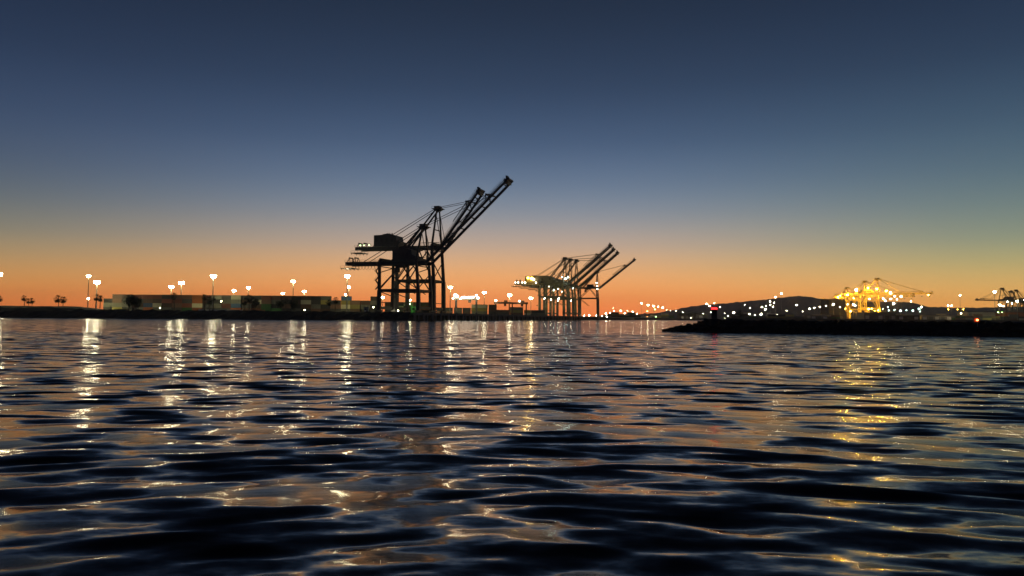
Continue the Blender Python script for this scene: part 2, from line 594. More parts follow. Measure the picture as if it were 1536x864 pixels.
# ------------------------------------------------------------------ ship-to-shore cranes
def crane(label, group, loc, rz, gauge=24, base=17, portal=13, gird=29, apex=49, back=24, boom=68, ang=42,
          house=(-17, -3, 7.6), mat='steel', node=0.77, lights=(), added_floods=(), detail=True, leg_w=1.45, zig=True, festoon=True, apex_plat=3.0):
    m = M[mat]
    o = empty('ship_to_shore_crane', loc, rz)
    tag(o, label, 'crane', group)
    hb = base / 2
    lean = 1.7
    # rail bogies, sills, legs
    for sx in (0, -gauge):
        for sy in (-1, 1):
            mb = MB().box(sx - .6, sx + .6, sy * hb - 3.6, sy * hb + 3.6, 0.75, 1.7)
            for w_ in (-2.8, -1.4, 0, 1.4, 2.8):
                mb.tube([(sx - .25, sy * hb + w_, .40), (sx + .25, sy * hb + w_, .40)], .40, 10)
            mb.build('bogie', m, o)
            top = (sx - lean if sx == 0 else sx, sy * hb, gird + 1.6)
            mid = (sx - lean * portal / gird * .3 if sx == 0 else sx, sy * hb, portal)
            mb = MB().beam((sx, sy * hb, 1.7), mid, leg_w * 1.25, leg_w * 1.35, leg_w * 1.2, leg_w * 1.3)
            mb.beam(mid, top, leg_w * .95, leg_w * 1.05, leg_w * .8, leg_w * .9)
            mb.build('leg', m, o)
        MB().beam((sx, -hb + .9, 2.9), (sx, hb - .9, 2.9), 1.1, 1.5).build('sill_beam', m, o)
        xg = sx - lean if sx == 0 else sx
        MB().beam((xg, -hb + .5, gird + 1.7), (xg, hb - .5, gird + 1.7), 1.3, 1.8).build('cross_beam', m, o)
        MB().beam((sx - .3, -hb + .6, portal), (sx - .3, hb - .6, portal), .9, 1.2).build('cross_beam', m, o)
        # bracing in the end frames
        zmid = portal + (gird - portal) * .5
        MB().beam((sx - .6, -hb, gird - 2.0), (sx - .6, hb, gird - 2.0), .4, .5).build('brace', m, o)
        MB().beam((sx - .5, -hb, portal + .8), (sx - .8, hb, zmid + 2), .4, .4).build('brace', m, o)
        MB().beam((sx - .8, -hb, zmid + 2), (sx - .6, hb, gird - 2.2), .4, .4).build('brace', m, o)
        MB().beam((sx - .2, -hb, 6), (sx - .2, hb, 6), .35, .4).build('brace', m, o)
    for sy in (-1, 1):
        MB().beam((-gauge + .7, sy * hb, portal), (-.9, sy * hb, portal), 1.3, 1.7).build('portal_beam', m, o)
        xm = -gauge * .45
        MB().beam((-gauge + .5, sy * hb, portal + 1.0), (xm, sy * hb * .9, gird - .9), .55, .6).build('brace', m, o)
        MB().beam((-1.2, sy * hb, portal + 1.0), (xm, sy * hb * .9, gird - .9), .55, .6).build('brace', m, o)
        MB().beam((-gauge + 1, sy * hb, portal - .8), (-gauge * .5, sy * hb, portal * .55 + 1), .4, .45).build('brace', m, o)
    # girder
    tail = -(gauge + back)
    hinge_x = 2.2
    for sy in (-1, 1):
        MB().beam((tail, sy * 4.0, gird), (hinge_x, sy * 4.0, gird), .95, 1.9).build('girder', m, o)
        mb = MB()
        for z_ in (.55, 1.1):
            mb.beam((tail, sy * 5.3, gird + 1 + z_), (hinge_x - 3, sy * 5.3, gird + 1 + z_), .07, .07)
        xx = tail
        while xx < hinge_x - 3:
            mb.beam((xx, sy * 5.3, gird + 1.0), (xx, sy * 5.3, gird + 2.1), .08, .08)
            xx += 2.6
        mb.box(tail, hinge_x - 3, sy * 4.9 - .45, sy * 4.9 + .45, gird + .92, gird + 1.0)
        mb.build('walkway', M['rail'] if detail else m, o)
    for t in (0.0, .22, .45):
        xx = tail + .6 + (-tail) * t
        MB().beam((xx, -3.5, gird + .2), (xx, 3.5, gird + .2), .7, 1.1).build('cross_tie', m, o)
    # tail: sheave towers, end platform
    for k in (1.2, 4.8):
        mb = MB()
        for sy in (-1, 1):
            mb.beam((tail + k - .9, sy * 2.6, gird + 1), (tail + k, sy * 2.0, gird + 4.0), .35, .4, .25, .3)
            mb.beam((tail + k + .9, sy * 2.6, gird + 1), (tail + k, sy * 2.0, gird + 4.0), .35, .4, .25, .3)
        mb.beam((tail + k, -2.2, gird + 3.6), (tail + k, 2.2, gird + 3.6), .4, .7)
        mb.build('sheave_tower', m, o)
    mb = MB().box(tail - 3.2, tail + 4.5, -4.6, 4.6, gird - 2.6, gird - 2.3)
    for xx in (tail - 3, tail - .6, tail + 1.8, tail + 4.2):
        for sy in (-1, 1):
            mb.beam((xx, sy * 4.4, gird - 2.3), (xx, sy * 4.4, gird - 1.1), .09, .09)
            mb.beam((xx, sy * 3.2, gird - 3.4), (xx, sy * 3.2, gird - 2.6), .3, .3)
    for sy in (-1, 1):
        mb.beam((tail - 3.1, sy * 4.4, gird - 1.15), (tail + 4.4, sy * 4.4, gird - 1.15), .09, .09)
    mb.build('tail_platform', M['rail'] if detail else m, o)
    # machinery house with chamfered roof
    h0, h1, hh = house
    z0 = gird + 1.15
    pr = [(h0, z0), (h1 + 2.2, z0), (h1 + 2.2, z0 + hh * .35), (h1, z0 + hh * .45), (h1 - .5, z0 + hh * .82), (h1 - 5.5, z0 + hh),
          (h0 + 7, z0 + hh * .97), (h0 + 5, z0 + hh * .90), (h0, z0 + hh * .88)]
    nn = len(pr)
    vs = [(x, -5.2, z) for x, z in pr] + [(x, 5.2, z) for x, z in pr]
    ho = MB().add(vs, [tuple(range(nn)), tuple(reversed(range(nn, 2 * nn)))] + [(i, nn + i, nn + (i + 1) % nn, (i + 1) % nn) for i in range(nn)]).build('machinery_house', m, o)
    for k in range(4):
        xx = h0 + 2 + k * (h1 - h0 - 5) / 3
        MB().box(xx - .7, xx + .7, -5.24, -5.16, z0 + hh * .35, z0 + hh * .6).build('louvre', M['cable'], ho)
    for k in range(3):
        xx = h0 + 6.5 + k * 1.6
        MB().tube([(xx, 0, z0 + hh * .95), (xx, 0, z0 + hh + .7)], .4, 8).build('roof_vent', m, ho)
    # apex frame
    ax = -lean + .6
    for sy in (-1, 1):
        MB().beam((-lean, sy * hb * .92, gird + 2.4), (ax, sy * 2.0, apex), 1.0, 1.0, .7, .7).build('apex_leg', m, o)
        MB().beam((ax - .4, sy * 2.2, apex), (-gauge * .82, sy * 3.0, gird + 1.2), .75, .8).build('apex_strut', m, o)
        MB().beam((ax - .4, sy * 1.6, apex + .5), (tail + 11, sy * 3.0, gird + 1.1), .26, .3).build('backstay', m, o)
        MB().beam((ax - .1, sy * 3.1, apex - (apex - gird) * .12), (hinge_x + .4, sy * 3.9, gird + 1.4), .3, .32).build('apex_ladder', M['rail'] if detail else m, o)
    MB().beam((-lean + .2, -hb * .6, gird + (apex - gird) * .45), (-lean + .2, hb * .6, gird + (apex - gird) * .45), .5, .5).build('brace', m, o)
    MB().beam((-gauge * .55, 3.2, gird + 3.6), (-lean, 3.2, gird + 3.6), .3, .35).build('brace', m, o)
    ap = apex_plat
    mb = MB().box(ax - ap, ax + ap, -3.2, 3.2, apex - .2, apex + .15)
    mb.box(ax - ap * .6, ax + ap * .5, -2.4, 2.4, apex + .15, apex + 1.6)
    for k in range(4):
        mb.beam((ax - ap + k * ap * .66, -3.1, apex + .15), (ax - ap + k * ap * .66, -3.1, apex + 1.3), .09, .09)
    mb.beam((ax - ap, -3.1, apex + 1.25), (ax + ap, -3.1, apex + 1.25), .09, .09)
    mb.beam((ax - ap * .9, 0, apex - .2), (ax, 0, apex - 1.8), 3.4, .3)
    mb.beam((ax + ap * .9, 0, apex - .2), (ax, 0, apex - 1.8), 3.4, .3)
    mb.build('apex_platform', m, o)
    # boom
    ca, sa = math.cos(R(ang)), math.sin(R(ang))

    def bp(s, y=0.0, u=0.0): return (hinge_x + s * ca - u * sa, y, gird + s * sa + u * ca)
    bo = MB()
    for sy in (-1, 1):
        bo.beam(bp(0, sy * 4), bp(boom * .9, sy * 4), .9, 1.35, .8, 1.2)
        bo.beam(bp(boom * .9, sy * 4), bp(boom, sy * 4), .8, 1.2, .7, .9)
    bo = bo.build('boom', m, o)
    s = 2.0
    while s < boom:
        MB().beam(bp(s, -3.55, .1), bp(s, 3.55, .1), .45, .6).build('cross_tie', m, bo)
        s += 8.5
    mb = MB()
    for sy in (-1, 1):
        for u in (1.2, 1.75):
            mb.beam(bp(1, sy * 5.2, u), bp(boom * .98, sy * 5.2, u), .09, .09)
        s = 1
        while s < boom * .98:
            mb.beam(bp(s, sy * 5.2, .7), bp(s, sy * 5.2, 1.75), .08, .08)
            s += 2.4
        mb.beam(bp(1, sy * 4.9, .75), bp(boom * .98, sy * 4.9, .75), .9, .09)
    mb.build('walkway', M['rail'] if detail else m, bo)
    mb = MB()
    sn = boom * node
    for sy in (-1, 1):
        mb.beam(bp(sn - 2.2, sy * 3.8, .8), bp(sn, sy * 3.6, 3.2), .5, .6)
        mb.beam(bp(sn + 2.0, sy * 3.8, .8), bp(sn, sy * 3.6, 3.2), .5, .6)
        mb.beam(bp(boom * .40, sy * 3.8, 2.7), bp(sn - .3, sy * 2.7, 3.0), .28, .32)      # folded stay links
    mb.beam(bp(sn, -3.8, 3.2), bp(sn, 3.8, 3.2), .7, .8)
    mb.build('stay_bracket', m, bo)
    mb = MB().beam(bp(boom - 2.2, -3.6, .3), bp(boom - 2.2, 3.6, .3), 2.2, 2.6)
    mb.beam(bp(boom - .6, -4.3, .2), bp(boom - .6, 4.3, .2), 1.3, 1.0)
    mb.beam(bp(boom - 1.2, 0, 1.3), bp(boom - .2, 0, 2.8), 4.0, .9)
    mb.build('boom_tip', m, bo)
    if ang > 10:
        stays = ((node, .24),)
    else:
        stays = ((node, .3), (.42, .3))
    for f, w_ in stays:
        for sy in (-1, 1):
            MB().beam((ax + .5, sy * 1.8, apex + .6), bp(boom * f, sy * 2.7, 3.0 if f == node else 1.2), w_, w_).build('forestay', M['cable'] if detail else m, o)
    # trolley, operator cab
    mb = MB().box(-gauge * .62 - 3, -gauge * .62 + 3, -2.4, 2.4, gird - 1.5, gird - .4)
    mb.box(-gauge * .62 - 2, -gauge * .62 + 2, -1.6, 1.6, gird - 2.3, gird - 1.5)
    mb.build('trolley', m, o)
    cx = -gauge * .66
    cb = MB().box(cx - 1.2, cx + 1.2, -4.2, -1.8, gird - 5.2, gird - 2.6)
    cb.beam((cx, -3, gird - 2.6), (cx, -3, gird - 1), .5, .5)
    cb = cb.build('operator_cab', m, o)
    MB().box(cx + 1.21, cx + 1.24, -4.0, -2.0, gird - 4.8, gird - 3.2).build('window', M['glass'], cb)
    # access stair up the landside leg
    if zig:
        mb = MB()
        z_, d = portal + .5, 1
        while z_ < gird - 2:
            mb.beam((-gauge - 1.3, -hb + 2.0 * -d, z_), (-gauge - 1.3, -hb + 2.0 * d, z_ + 2.6), .9, .16)
            mb.beam((-gauge - 1.75, -hb + 2.0 * -d, z_ + 1.1), (-gauge - 1.75, -hb + 2.0 * d, z_ + 3.7), .08, .08)
            mb.box(-gauge - 2.2, -gauge - .75, -hb + 2.0 * d - .6, -hb + 2.0 * d + .6, z_ + 2.5, z_ + 2.62)
            mb.beam((-gauge - 2.15, -hb + 2.0 * d, z_ + 2.6), (-gauge - 2.15, -hb + 2.0 * d, z_ + 3.7), .09, .09)
            z_ += 2.6; d = -d
        mb.build('stair', M['rail'] if detail else m, o)
    if festoon:
        mb = MB()
        x0 = tail + 5
        nL = 9
        step = (back - 6) / nL
        for k in range(nL):
            pts = []
            for q in range(7):
                t = q / 6
                pts.append((x0 + (k + t) * step, -5.0, gird - 1.2 - 2.2 * (1 - (2 * t - 1) ** 4)))
            mb.tube(pts, .09, 5)
        mb.beam((tail + 2, -5.0, gird - 1.15), (-gauge, -5.0, gird - 1.15), .15, .2)
        mb.build('festoon_cable', M['cable'] if detail else m, o)
    for (x, y, z, w_, lm) in added_floods:        # unseen lamps added on outriggers to brighten the steelwork, shielded by their housings
        fo = MB().box(x - w_ * .55, x + w_ * .55, y - .5, y, z - w_ * .55, z + w_ * .55)
        fo.beam((x, y, z - w_ * .5), (x, -hb if z < gird - 2 else -5.2, z - w_ * .5), .16, .16)
        fo = fo.build('floodlight', M['housing'], o)
        MB().add([(x - w_ * .5, y + .02, z - w_ * .4), (x + w_ * .5, y + .02, z - w_ * .4), (x + w_ * .5, y + .02, z + w_ * .5), (x - w_ * .5, y + .02, z + w_ * .5)], [(3, 2, 1, 0)]).build('lens', M[lm], fo)
    for (x, y, z, rad, lm) in lights:
        fo = MB().box(x - rad * .9, x + rad * .9, y - rad * .2, y + rad * 1.2, z + rad * .75, z + rad * 1.5).build('floodlight', M['housing'], o)
        MB().ball((x, y, z), rad, rad * .9, 8, 4).build('lens', M[lm], fo)
    return o


def quay_spot(px, Y, zback=LAND):
    p = at(px, 470, Y)
    return (p.x, Y, zback + .03)


# near pair
locB = quay_spot(637, 428)
locA = quay_spot(658, 455)
crane('near dark crane with the lower machinery house and the longest, lower raised boom', 'container cranes with raised booms', locB, QROT,
      portal=12.6, gird=28.2, apex=48.8, back=24, boom=66, ang=43.5, house=(-18, -6, 7.6), base=17.5, node=.77)
crane('near dark crane with the higher machinery house, tallest apex and steeper short boom', 'container cranes with raised booms', locA, QROT,
      portal=19.4, gird=39.5, apex=63.0, back=30, boom=42, ang=54, house=(-41, -26, 7.8), base=15.5, node=.74, leg_w=1.6,
      lights=((-50.5, -4.4, 41.6, .55, 'l_dim'), (-48.0, -4.4, 41.6, .5, 'l_dim'), (-44.5, -4.4, 41.6, .6, 'l_dim')), festoon=False)

# far four
FARL = ['far crane of the middle cluster with yellow floodlit tail, nearest of its row', 'far crane in the middle cluster carrying the second highest raised boom',
        'far crane in the middle cluster carrying the third highest raised boom', 'small far crane standing apart at the right end of its row']
for k, (Y, px, lab) in enumerate(((735, 849, FARL[0]), (775, 857, FARL[1]), (815, 866, FARL[2]), (985, 897, FARL[3]))):
    li = []
    t0 = -(24 + 27)
    if k == 0:
        li = [(t0 + 18.5, -8.5, 36.2, 1.6, 'l_amber'), (t0 + 15, -8.5, 36.8, 1.3, 'l_amber'), (t0 + 20.5, -8.2, 35.5, 1.1, 'l_flood')] + [(t0 + a_, -4.6, 32.6, b_, 'l_flood') for a_, b_ in ((1, .7), (4, .8), (8, .7), (11, .9), (22, .8))]
        li += [(-2.5, -6, 37.5, .55, 'l_cool'), (0.5, -6, 35.8, .75, 'l_cool'), (3.0, -5, 37.5, .6, 'l_cool'), (-11, -4.5, 25, .5, 'l_cool'), (-7, -4.5, 26, .45, 'l_cool'), (-16, -4.5, 28.5, .45, 'l_flood')]
    elif k < 3:
        li = [(t0 + 3, -4.6, 32.6, .7, 'l_flood'), (-9, -4.5, 25, .5, 'l_flood'), (-4, -4.5, 30, .5, 'l_cool')]
    else:
        li = [(-1, -4.5, 44, .7, 'l_cool'), (-0.5, -4.5, 40, .7, 'l_flood'), (0, -4.5, 36, .5, 'l_cool')]
    if k < 3:
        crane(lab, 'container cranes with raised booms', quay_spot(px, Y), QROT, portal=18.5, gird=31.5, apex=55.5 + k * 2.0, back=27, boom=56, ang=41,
              house=(-28 if k else -40, -12, 6.5), mat='steel_far', lights=li + [(-5, -9.9, 16.8, .42, 'l_white'), (-19, -9.9, 16.8, .42, 'l_white')], detail=False, leg_w=1.7, node=.70, base=18, added_floods=[(x, -14.5, z, 1.0, 'l_added_wash') for x, z in ((-26, 24), (-12, 24), (1, 24), (-25, 10), (-12, 9), (1, 10), (-40, 29), (-30, 29), (-18, 30), (-4, 30), (-8, 40), (14, 40))])  # last list: unseen wash lamps added to light the steel
    else:
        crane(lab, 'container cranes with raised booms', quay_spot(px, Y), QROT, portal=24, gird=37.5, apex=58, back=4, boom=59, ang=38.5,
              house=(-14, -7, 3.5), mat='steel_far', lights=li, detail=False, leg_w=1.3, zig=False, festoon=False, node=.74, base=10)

# right: floodlit yellow cranes with lowered booms
EL = ['yellow floodlit crane with the highest apex of three and long lowered boom',
      'yellow floodlit crane on the right, middle one of three lowered cranes', 'yellow floodlit crane on the right, lowest and farthest left of three']
for k, (Y, px, ax_) in enumerate(((1040, 1318, 55), (1150, 1299, 57), (1380, 1272, 57))):
    t0 = -(24 + 20)
    li = [(t0 + 4, -6, 33.0, .5, 'l_gold_high'), (-3, -6, 41.5, .6, 'l_gold_high'), (9, -5.5, 38.5, .5, 'l_gold_high'), (-14, -6, 42.5, .6, 'l_gold_high'),
          (14, -5, 36.0, 1.2, 'l_pale'), (60, -6, 33, .4, 'l_gold'), (-9, -10.2, 7, .5, 'l_gold'), (-2, -10.2, 12, .5, 'l_gold')]
    fl = [(x, -15, z, 1.2, 'l_added_sodium') for x, z in ((-26, 28), (-26, 14), (-14, 22), (-12, 9), (2, 28), (2, 14), (1, 6), (-22, 5))]  # lamps added behind their housings to turn the steel golden
    fl += [(x, -11.5, 31, 1.1, 'l_added_sodium') for x in (-40, -31, -22, -12, -3, 6, 15, 24, 33, 42, 51, 60)] + [(-2, -10, 42, 1.1, 'l_added_sodium'), (-12, -11, 44, 1.0, 'l_added_sodium')]
    if k: li = li[:4]
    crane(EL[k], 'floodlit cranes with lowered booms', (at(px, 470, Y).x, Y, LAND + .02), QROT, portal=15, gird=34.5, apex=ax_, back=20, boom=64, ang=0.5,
          house=(-22, -8, 5.5), mat='steel_yellow', lights=li, added_floods=fl, detail=False, leg_w=1.7, node=.8, zig=False, festoon=False, apex_plat=5)
# far right: cranes whose booms point left
RL = ['dim far crane at the right edge whose lowered boom points left', 'dim far crane cut by the right picture edge']
for k, (Y, px) in enumerate(((1330, 1503), (1400, 1524))):
    crane(RL[k], 'dim cranes at the right edge', (at(px, 470, Y).x, Y, LAND + .02), math.pi + R(10), portal=16, gird=35, apex=56, back=26, boom=48 if k == 0 else 22,
          ang=0.5 if k == 0 else 65, house=(-20, -8, 6), mat='steel_far', detail=False, leg_w=1.7, zig=False, festoon=False,
          lights=[(-6, 5, 33, 1.1, 'l_white'), (-16, 5, 30, .9, 'l_white'), (-2, 8, 14, 1.2, 'l_white')] if k == 0 else [(-12, 5, 38, 1.0, 'l_white')])


# ------------------------------------------------------------------ rubber tyred yard cranes
def yard_crane(label, px0, px1, ytop, Y, mat, lights=(), rz=0.0):
    a, b = at(px0, ytop, Y), at(px1, ytop, Y)
    w = b.x - a.x
    H = a.z - LAND
    o = empty('yard_gantry_crane', (a.x, Y, LAND), rz)
    tag(o, label, 'gantry crane', 'yard gantry cranes between the stacks')
    m = M[mat]
    for x in (0.6, w - .6):
        for y in (-4, 4):
            MB().beam((x, y, 1.6), (x, y * .92, H - 1), 1.0, 1.1).build('leg', m, o)
            mb = MB()
            for d in (-1.2, 1.2):
                mb.tube([(x - .35, y + d, .75), (x + .35, y + d, .75)], .75, 12)
            mb.build('wheel', M['cable'], o)
        MB().beam((x, -5.4, 1.8), (x, 5.4, 1.8), .8, .9).build('sill_beam', m, o)
    for y in (-3.6, 3.6):
        MB().beam((-.8, y, H - .7), (w + .8, y, H - .7), .9, 1.5).build('beam', m, o)
    MB().box(w * .6, w * .6 + 3, -3, 3, H + .1, H + 1.4).build('trolley', m, o)
    MB().box(w * .6, w * .6 + 2, -3.4, -1.4, H - 3.6, H - 1.5).build('operator_cab', m, o)
    for (x, z, rad, lm) in lights:
        fo = MB().box(x * w - rad * .8, x * w + rad * .8, -4.9, -4.3, H + z + rad * .4, H + z + rad).build('floodlight', M['housing'], o)
        MB().ball((x * w, -4.9, H + z), rad, rad * .8, 8, 4).build('lens', M[lm], fo)
    return o


yard_crane('pale yard gantry lined with white floodlights right of the near cranes', 683, 716, 446.5, 545, 'shed',
           [(0.02, 1.6, 1.3, 'l_flood'), (.10, 0.9, 1.2, 'l_flood'), (.33, .2, .7, 'l_flood'), (.42, 0.2, .9, 'l_flood'), (.52, .3, .7, 'l_flood'), (.62, .2, .9, 'l_flood'),
            (.72, .3, .7, 'l_flood'), (.82, .4, .8, 'l_flood'), (.97, 1.6, .8, 'l_flood'), (1.05, -.2, .9, 'l_flood'), (-.08, -.6, .7, 'l_flood'), (.25, -.9, .6, 'l_flood')])
yard_crane('brown unlit yard gantry crane, left one of two side by side', 742.5, 765, 453, 655, 'c_k', [(0.06, 1.2, 1.0, 'l_flood')])
yard_crane('brown yard gantry crane, right one of two, with a lamp on its beam', 767.5, 790.5, 453.5, 660, 'c_k', [(.5, 1.0, .9, 'l_flood')])


# ------------------------------------------------------------------ shipping containers
def container_mesh(L_):
    W_, H_ = 2.44, 2.59
    mb = MB()
    x0, x1 = -L_ / 2, L_ / 2
    # corrugated long sides as a folded strip, flat ends with door bars, roof, frame
    n = int(L_ / 0.55)
    for sy in (-1, 1):
        vs, fs = [], []
        for i in range(n + 1):
            x = x0 + .15 + (L_ - .3) * i / n
            y = sy * (W_ / 2 - (.07 if i % 2 else .015))
            vs += [(x, y, .16), (x, y, H_ - .12)]
        for i in range(n):
            fs.append((2 * i, 2 * i + 2, 2 * i + 3, 2 * i + 1) if sy < 0 else (2 * i, 2 * i + 1, 2 * i + 3, 2 * i + 2))
        mb.add(vs, fs)
    hw = W_ / 2
    for sx in (x0, x1 - .15):
        for sy in (-hw, hw - .15):
            mb.box(sx, sx + .15, sy, sy + .15, 0, H_)
    for sy in (-hw, hw - .12):
        mb.box(x0 + .15, x1 - .15, sy, sy + .12, 0, .17)
        mb.box(x0 + .15, x1 - .15, sy, sy + .12, H_ - .13, H_)
    mb.box(x0 + .04, x0 + .09, -hw + .15, hw - .15, .02, H_ - .02)
    mb.box(x1 - .09, x1 - .04, -hw + .15, hw - .15, .02, H_ - .02)
    mb.box(x0 + .1, x1 - .1, -hw + .13, hw - .13, H_ - .09, H_ - .04)
    for y in (-.7, -.25, .25, .7):
        mb.tube([(x1 - .02, y, .1), (x1 - .02, y, H_ - .1)], .03, 5)
    me = mb.mesh('container')
    me.materials.append(M['c_k'])
    return me


CM = {20: container_mesh(6.06), 40: container_mesh(12.19)}
ORD = ['first', 'second', 'third', 'fourth', 'fifth', 'sixth', 'seventh', 'eighth', 'ninth', 'tenth', 'eleventh', 'twelfth', 'thirteenth', 'fourteenth', 'fifteenth',
       'sixteenth', 'seventeenth', 'eighteenth', 'nineteenth', 'twentieth', 'twenty-first', 'twenty-second', 'twenty-third', 'twenty-fourth', 'twenty-fifth',
       'twenty-sixth', 'twenty-seventh', 'twenty-eighth', 'twenty-ninth', 'thirtieth']


def tier(k, n): return 'top' if k == n - 1 and n > 1 else ('bottom' if k == 0 else ORD[k] + ' tier') + ''


def stack_row(stacks, Y, place, group, rz=0.0, z=LAND):
    for si, (px, size, cols) in enumerate(stacks):
        L_ = 6.06 if size == 20 else 12.19
        x = at(px, 465, Y).x + L_ / 2
        dy = rng.uniform(-1.6, 1.6)
        for k, c in enumerate(cols):
            o = link('shipping_container', CM[size], None, (x + rng.normal(0, .05), Y + dy + rng.normal(0, .06), z + .02 + k * 2.6), rz, M['c_' + c])
            t = 'top' if k == len(cols) - 1 else ('bottom' if k == 0 else ORD[k])
            tag(o, f'{CNAME[c]} {"short" if size == 20 else "long"} container, {t} of the {ORD[si]} stack from the left {place}', 'container', group)


stack_row([(156, 20, 'dgd'), (170.8, 20, 'ygkk'), (185.6, 20, 'dgdk'), (200.4, 20, 'gkdr'), (215.2, 20, 'obkr'), (230, 20, 'gwkr'), (244.8, 20, 'gkrd'), (259.6, 20, 'dkrk'), (274.4, 20, 'nrdk'),
           (289.2, 20, 'owoo'), (304, 20, 'ddkr'), (318.8, 20, 'dgdg'), (333.6, 20, 'drgd'), (348.4, 20, 'obgw'), (363.2, 20, 'kdkd'), (378, 20, 'okwd'), (392.8, 20, 'nnkr'), (407.6, 20, 'ndgk'),
           (422.4, 20, 'dkdk'), (437.2, 20, 'gdkd'), (452, 20, 'dkwk'), (466.8, 20, 'kgdd'), (481.6, 20, 'kdyg'), (496.4, 20, 'dkd'), (511.2, 20, 'gwyb'), (526, 20, 'kyk'), (540.8, 20, 'dgk'), (555.6, 20, 'ddgk')],
          470, 'along the shore', 'stacked containers along the shore')
stack_row([(577, 20, 'dgk'), (591, 20, 'gwd'), (606, 20, 'knw'), (620, 40, 'dok')], 505, 'behind the near cranes', 'stacked containers behind the near cranes')
stack_row([(655, 40, 'kd'), (681, 20, 'dg'), (694, 20, 'kd'), (707, 40, 'gyw'), (733, 20, 'dkk')], 575, 'right of the near cranes', 'stacked containers right of the near cranes')
stack_row([(745, 40, 'dk'), (765, 40, 'kyg'), (786, 20, 'wy'), (797, 40, 'gg')], 700, 'under the yard gantries', 'stacked containers under the yard gantries')
cc = 'wgydnkgwygdk'
stack_row([(908 + i * 8.2, 40, ''.join(cc[(i * 5 + j * 3 + i // 2) % 12] for j in range(2 + (i % 3 == 1)))) for i in range(6)], 1150, 'beyond the far cranes', 'stacked containers beyond the far cranes')
stack_row([(966 + i * 8.6, 40, ''.join(cc[(i * 7 + j * 5) % 12] for j in range(2 + (i % 2)))) for i in range(5)], 1300, 'at the channel end', 'stacked containers at the channel end')
stack_row([(1082 + i * 13.6, 40, ''.join(cc[(i * 5 + j * 7 + i // 3) % 12] for j in range(1 + (i * 3 % 4 > 1) + (i % 5 == 2)))) for i in range(13)], 990, 'behind the breakwater',
          'stacked containers behind the breakwater')
stack_row([(1392 + i * 13.4, 40, ''.join(cc[(i * 7 + j * 5 + 2) % 12] for j in range(2 + (i % 4 == 1)))) for i in range(11)], 1010, 'behind the right breakwater end',
          'stacked containers right of the yellow cranes')

# low concrete barriers on the shore edge
bm_ = MB().add([(-2, -.4, 0), (2, -.4, 0), (2, .4, 0), (-2, .4, 0), (-2, -.16, 1.3), (2, -.16, 1.3), (2, .16, 1.3), (-2, .16, 1.3)],
               [(0, 3, 2, 1), (4, 5, 6, 7), (0, 1, 5, 4), (1, 2, 6, 5), (2, 3, 7, 6), (3, 0, 4, 7)]).mesh('barrier')
bm_.materials.append(M['white'])
nb = 0
for px0, px1, c, nm_ in ((171, 191, 'c_y', 'yellow'), (298, 360, 'white', 'white'), (376, 396, 'c_o', 'orange')):
    xa, xb = at(px0, 466, 434).x, at(px1, 466, 434).x
    k, x = 0, xa + 2
    while x < xb:
        o = link('concrete_barrier', bm_, None, (x, 434, LAND), rng.normal(0, .02), M[c])
        tag(o, f'{nm_} low concrete barrier, {ORD[k]} from the left in its row below the containers', 'barrier', 'low barriers along the shore')
        x += 4.2; k += 1


# ------------------------------------------------------------------ palms and trees
def palm_parts(seed, h):
    r_ = random.Random(seed)
    tr = MB()
    bend = r_.uniform(-.6, .6)
    pts = [(bend * (t / 6) ** 2, 0, h * t / 6) for t in range(7)]
    tr.tube(pts, [.36 - .03 * t for t in range(7)], 8)
    cr = MB()
    top = Vector(pts[-1])
    for k in range(64):
        a = r_.uniform(0, 2 * math.pi)
        e = r_.uniform(-1.15, 1.25)
        d = Vector((math.cos(a) * math.cos(e), math.sin(a) * math.cos(e), math.sin(e)))
        ln = r_.uniform(1.2, 1.75)
        p1 = top + d * ln
        tr_side = d.cross(Vector((0, 0, 1))).normalized()
        # fan of blades, drooping
        for q in range(7):
            f = (q - 3) / 3
            tip = p1 + d * (1.25 - .4 * abs(f)) + tr_side * f * 1.2 + Vector((0, 0, -.35 - .25 * abs(f)))
            mid = p1 + (tip - p1) * .5 + Vector((0, 0, .12))
            wv = tr_side * .10
            cr.add([p1 - wv * .3, p1 + wv * .3, mid + wv, mid - wv, tip], [(0, 1, 2, 3), (3, 2, 4)])
        cr.add([top, top + tr_side * .05, p1 + tr_side * .05, p1], [(0, 1, 2, 3)])
    for k in range(40):           # skirt of dead leaves
        a = r_.uniform(0, 2 * math.pi); z = top.z - r_.uniform(.2, 1.5)
        p = Vector((top.x + .35 * math.cos(a), .35 * math.sin(a), z))
        q = p + Vector((.45 * math.cos(a), .45 * math.sin(a), -1.1))
        s = Vector((-math.sin(a), math.cos(a), 0)) * .22
        cr.add([p - s, p + s, q + s, q - s], [(0, 1, 2, 3)])
    a, b = tr.mesh('trunk'), cr.mesh('crown')
    a.materials.append(M['trunk']); b.materials.append(M['palm_leaf'])
    return a, b


PALM = [palm_parts(k, 8.0) for k in range(4)]


def palm(px, top, Y, label, zb=LAND, k=0, wide=1.0):
    p = at(px, top, Y)
    h = p.z - zb
    sc = h / (8 + 2.3 * wide)
    o = empty('palm_tree', (p.x, Y, zb - .05), random.uniform(0, 6))
    o.scale = (sc, sc, sc)
    tag(o, label, 'palm tree', 'palm trees along the shore')
    link('trunk', PALM[k % 4][0], o)
    c = link('crown', PALM[k % 4][1], o, (0, 0, 8 - 8 * wide))
    c.scale = (wide, wide, wide)
    return o


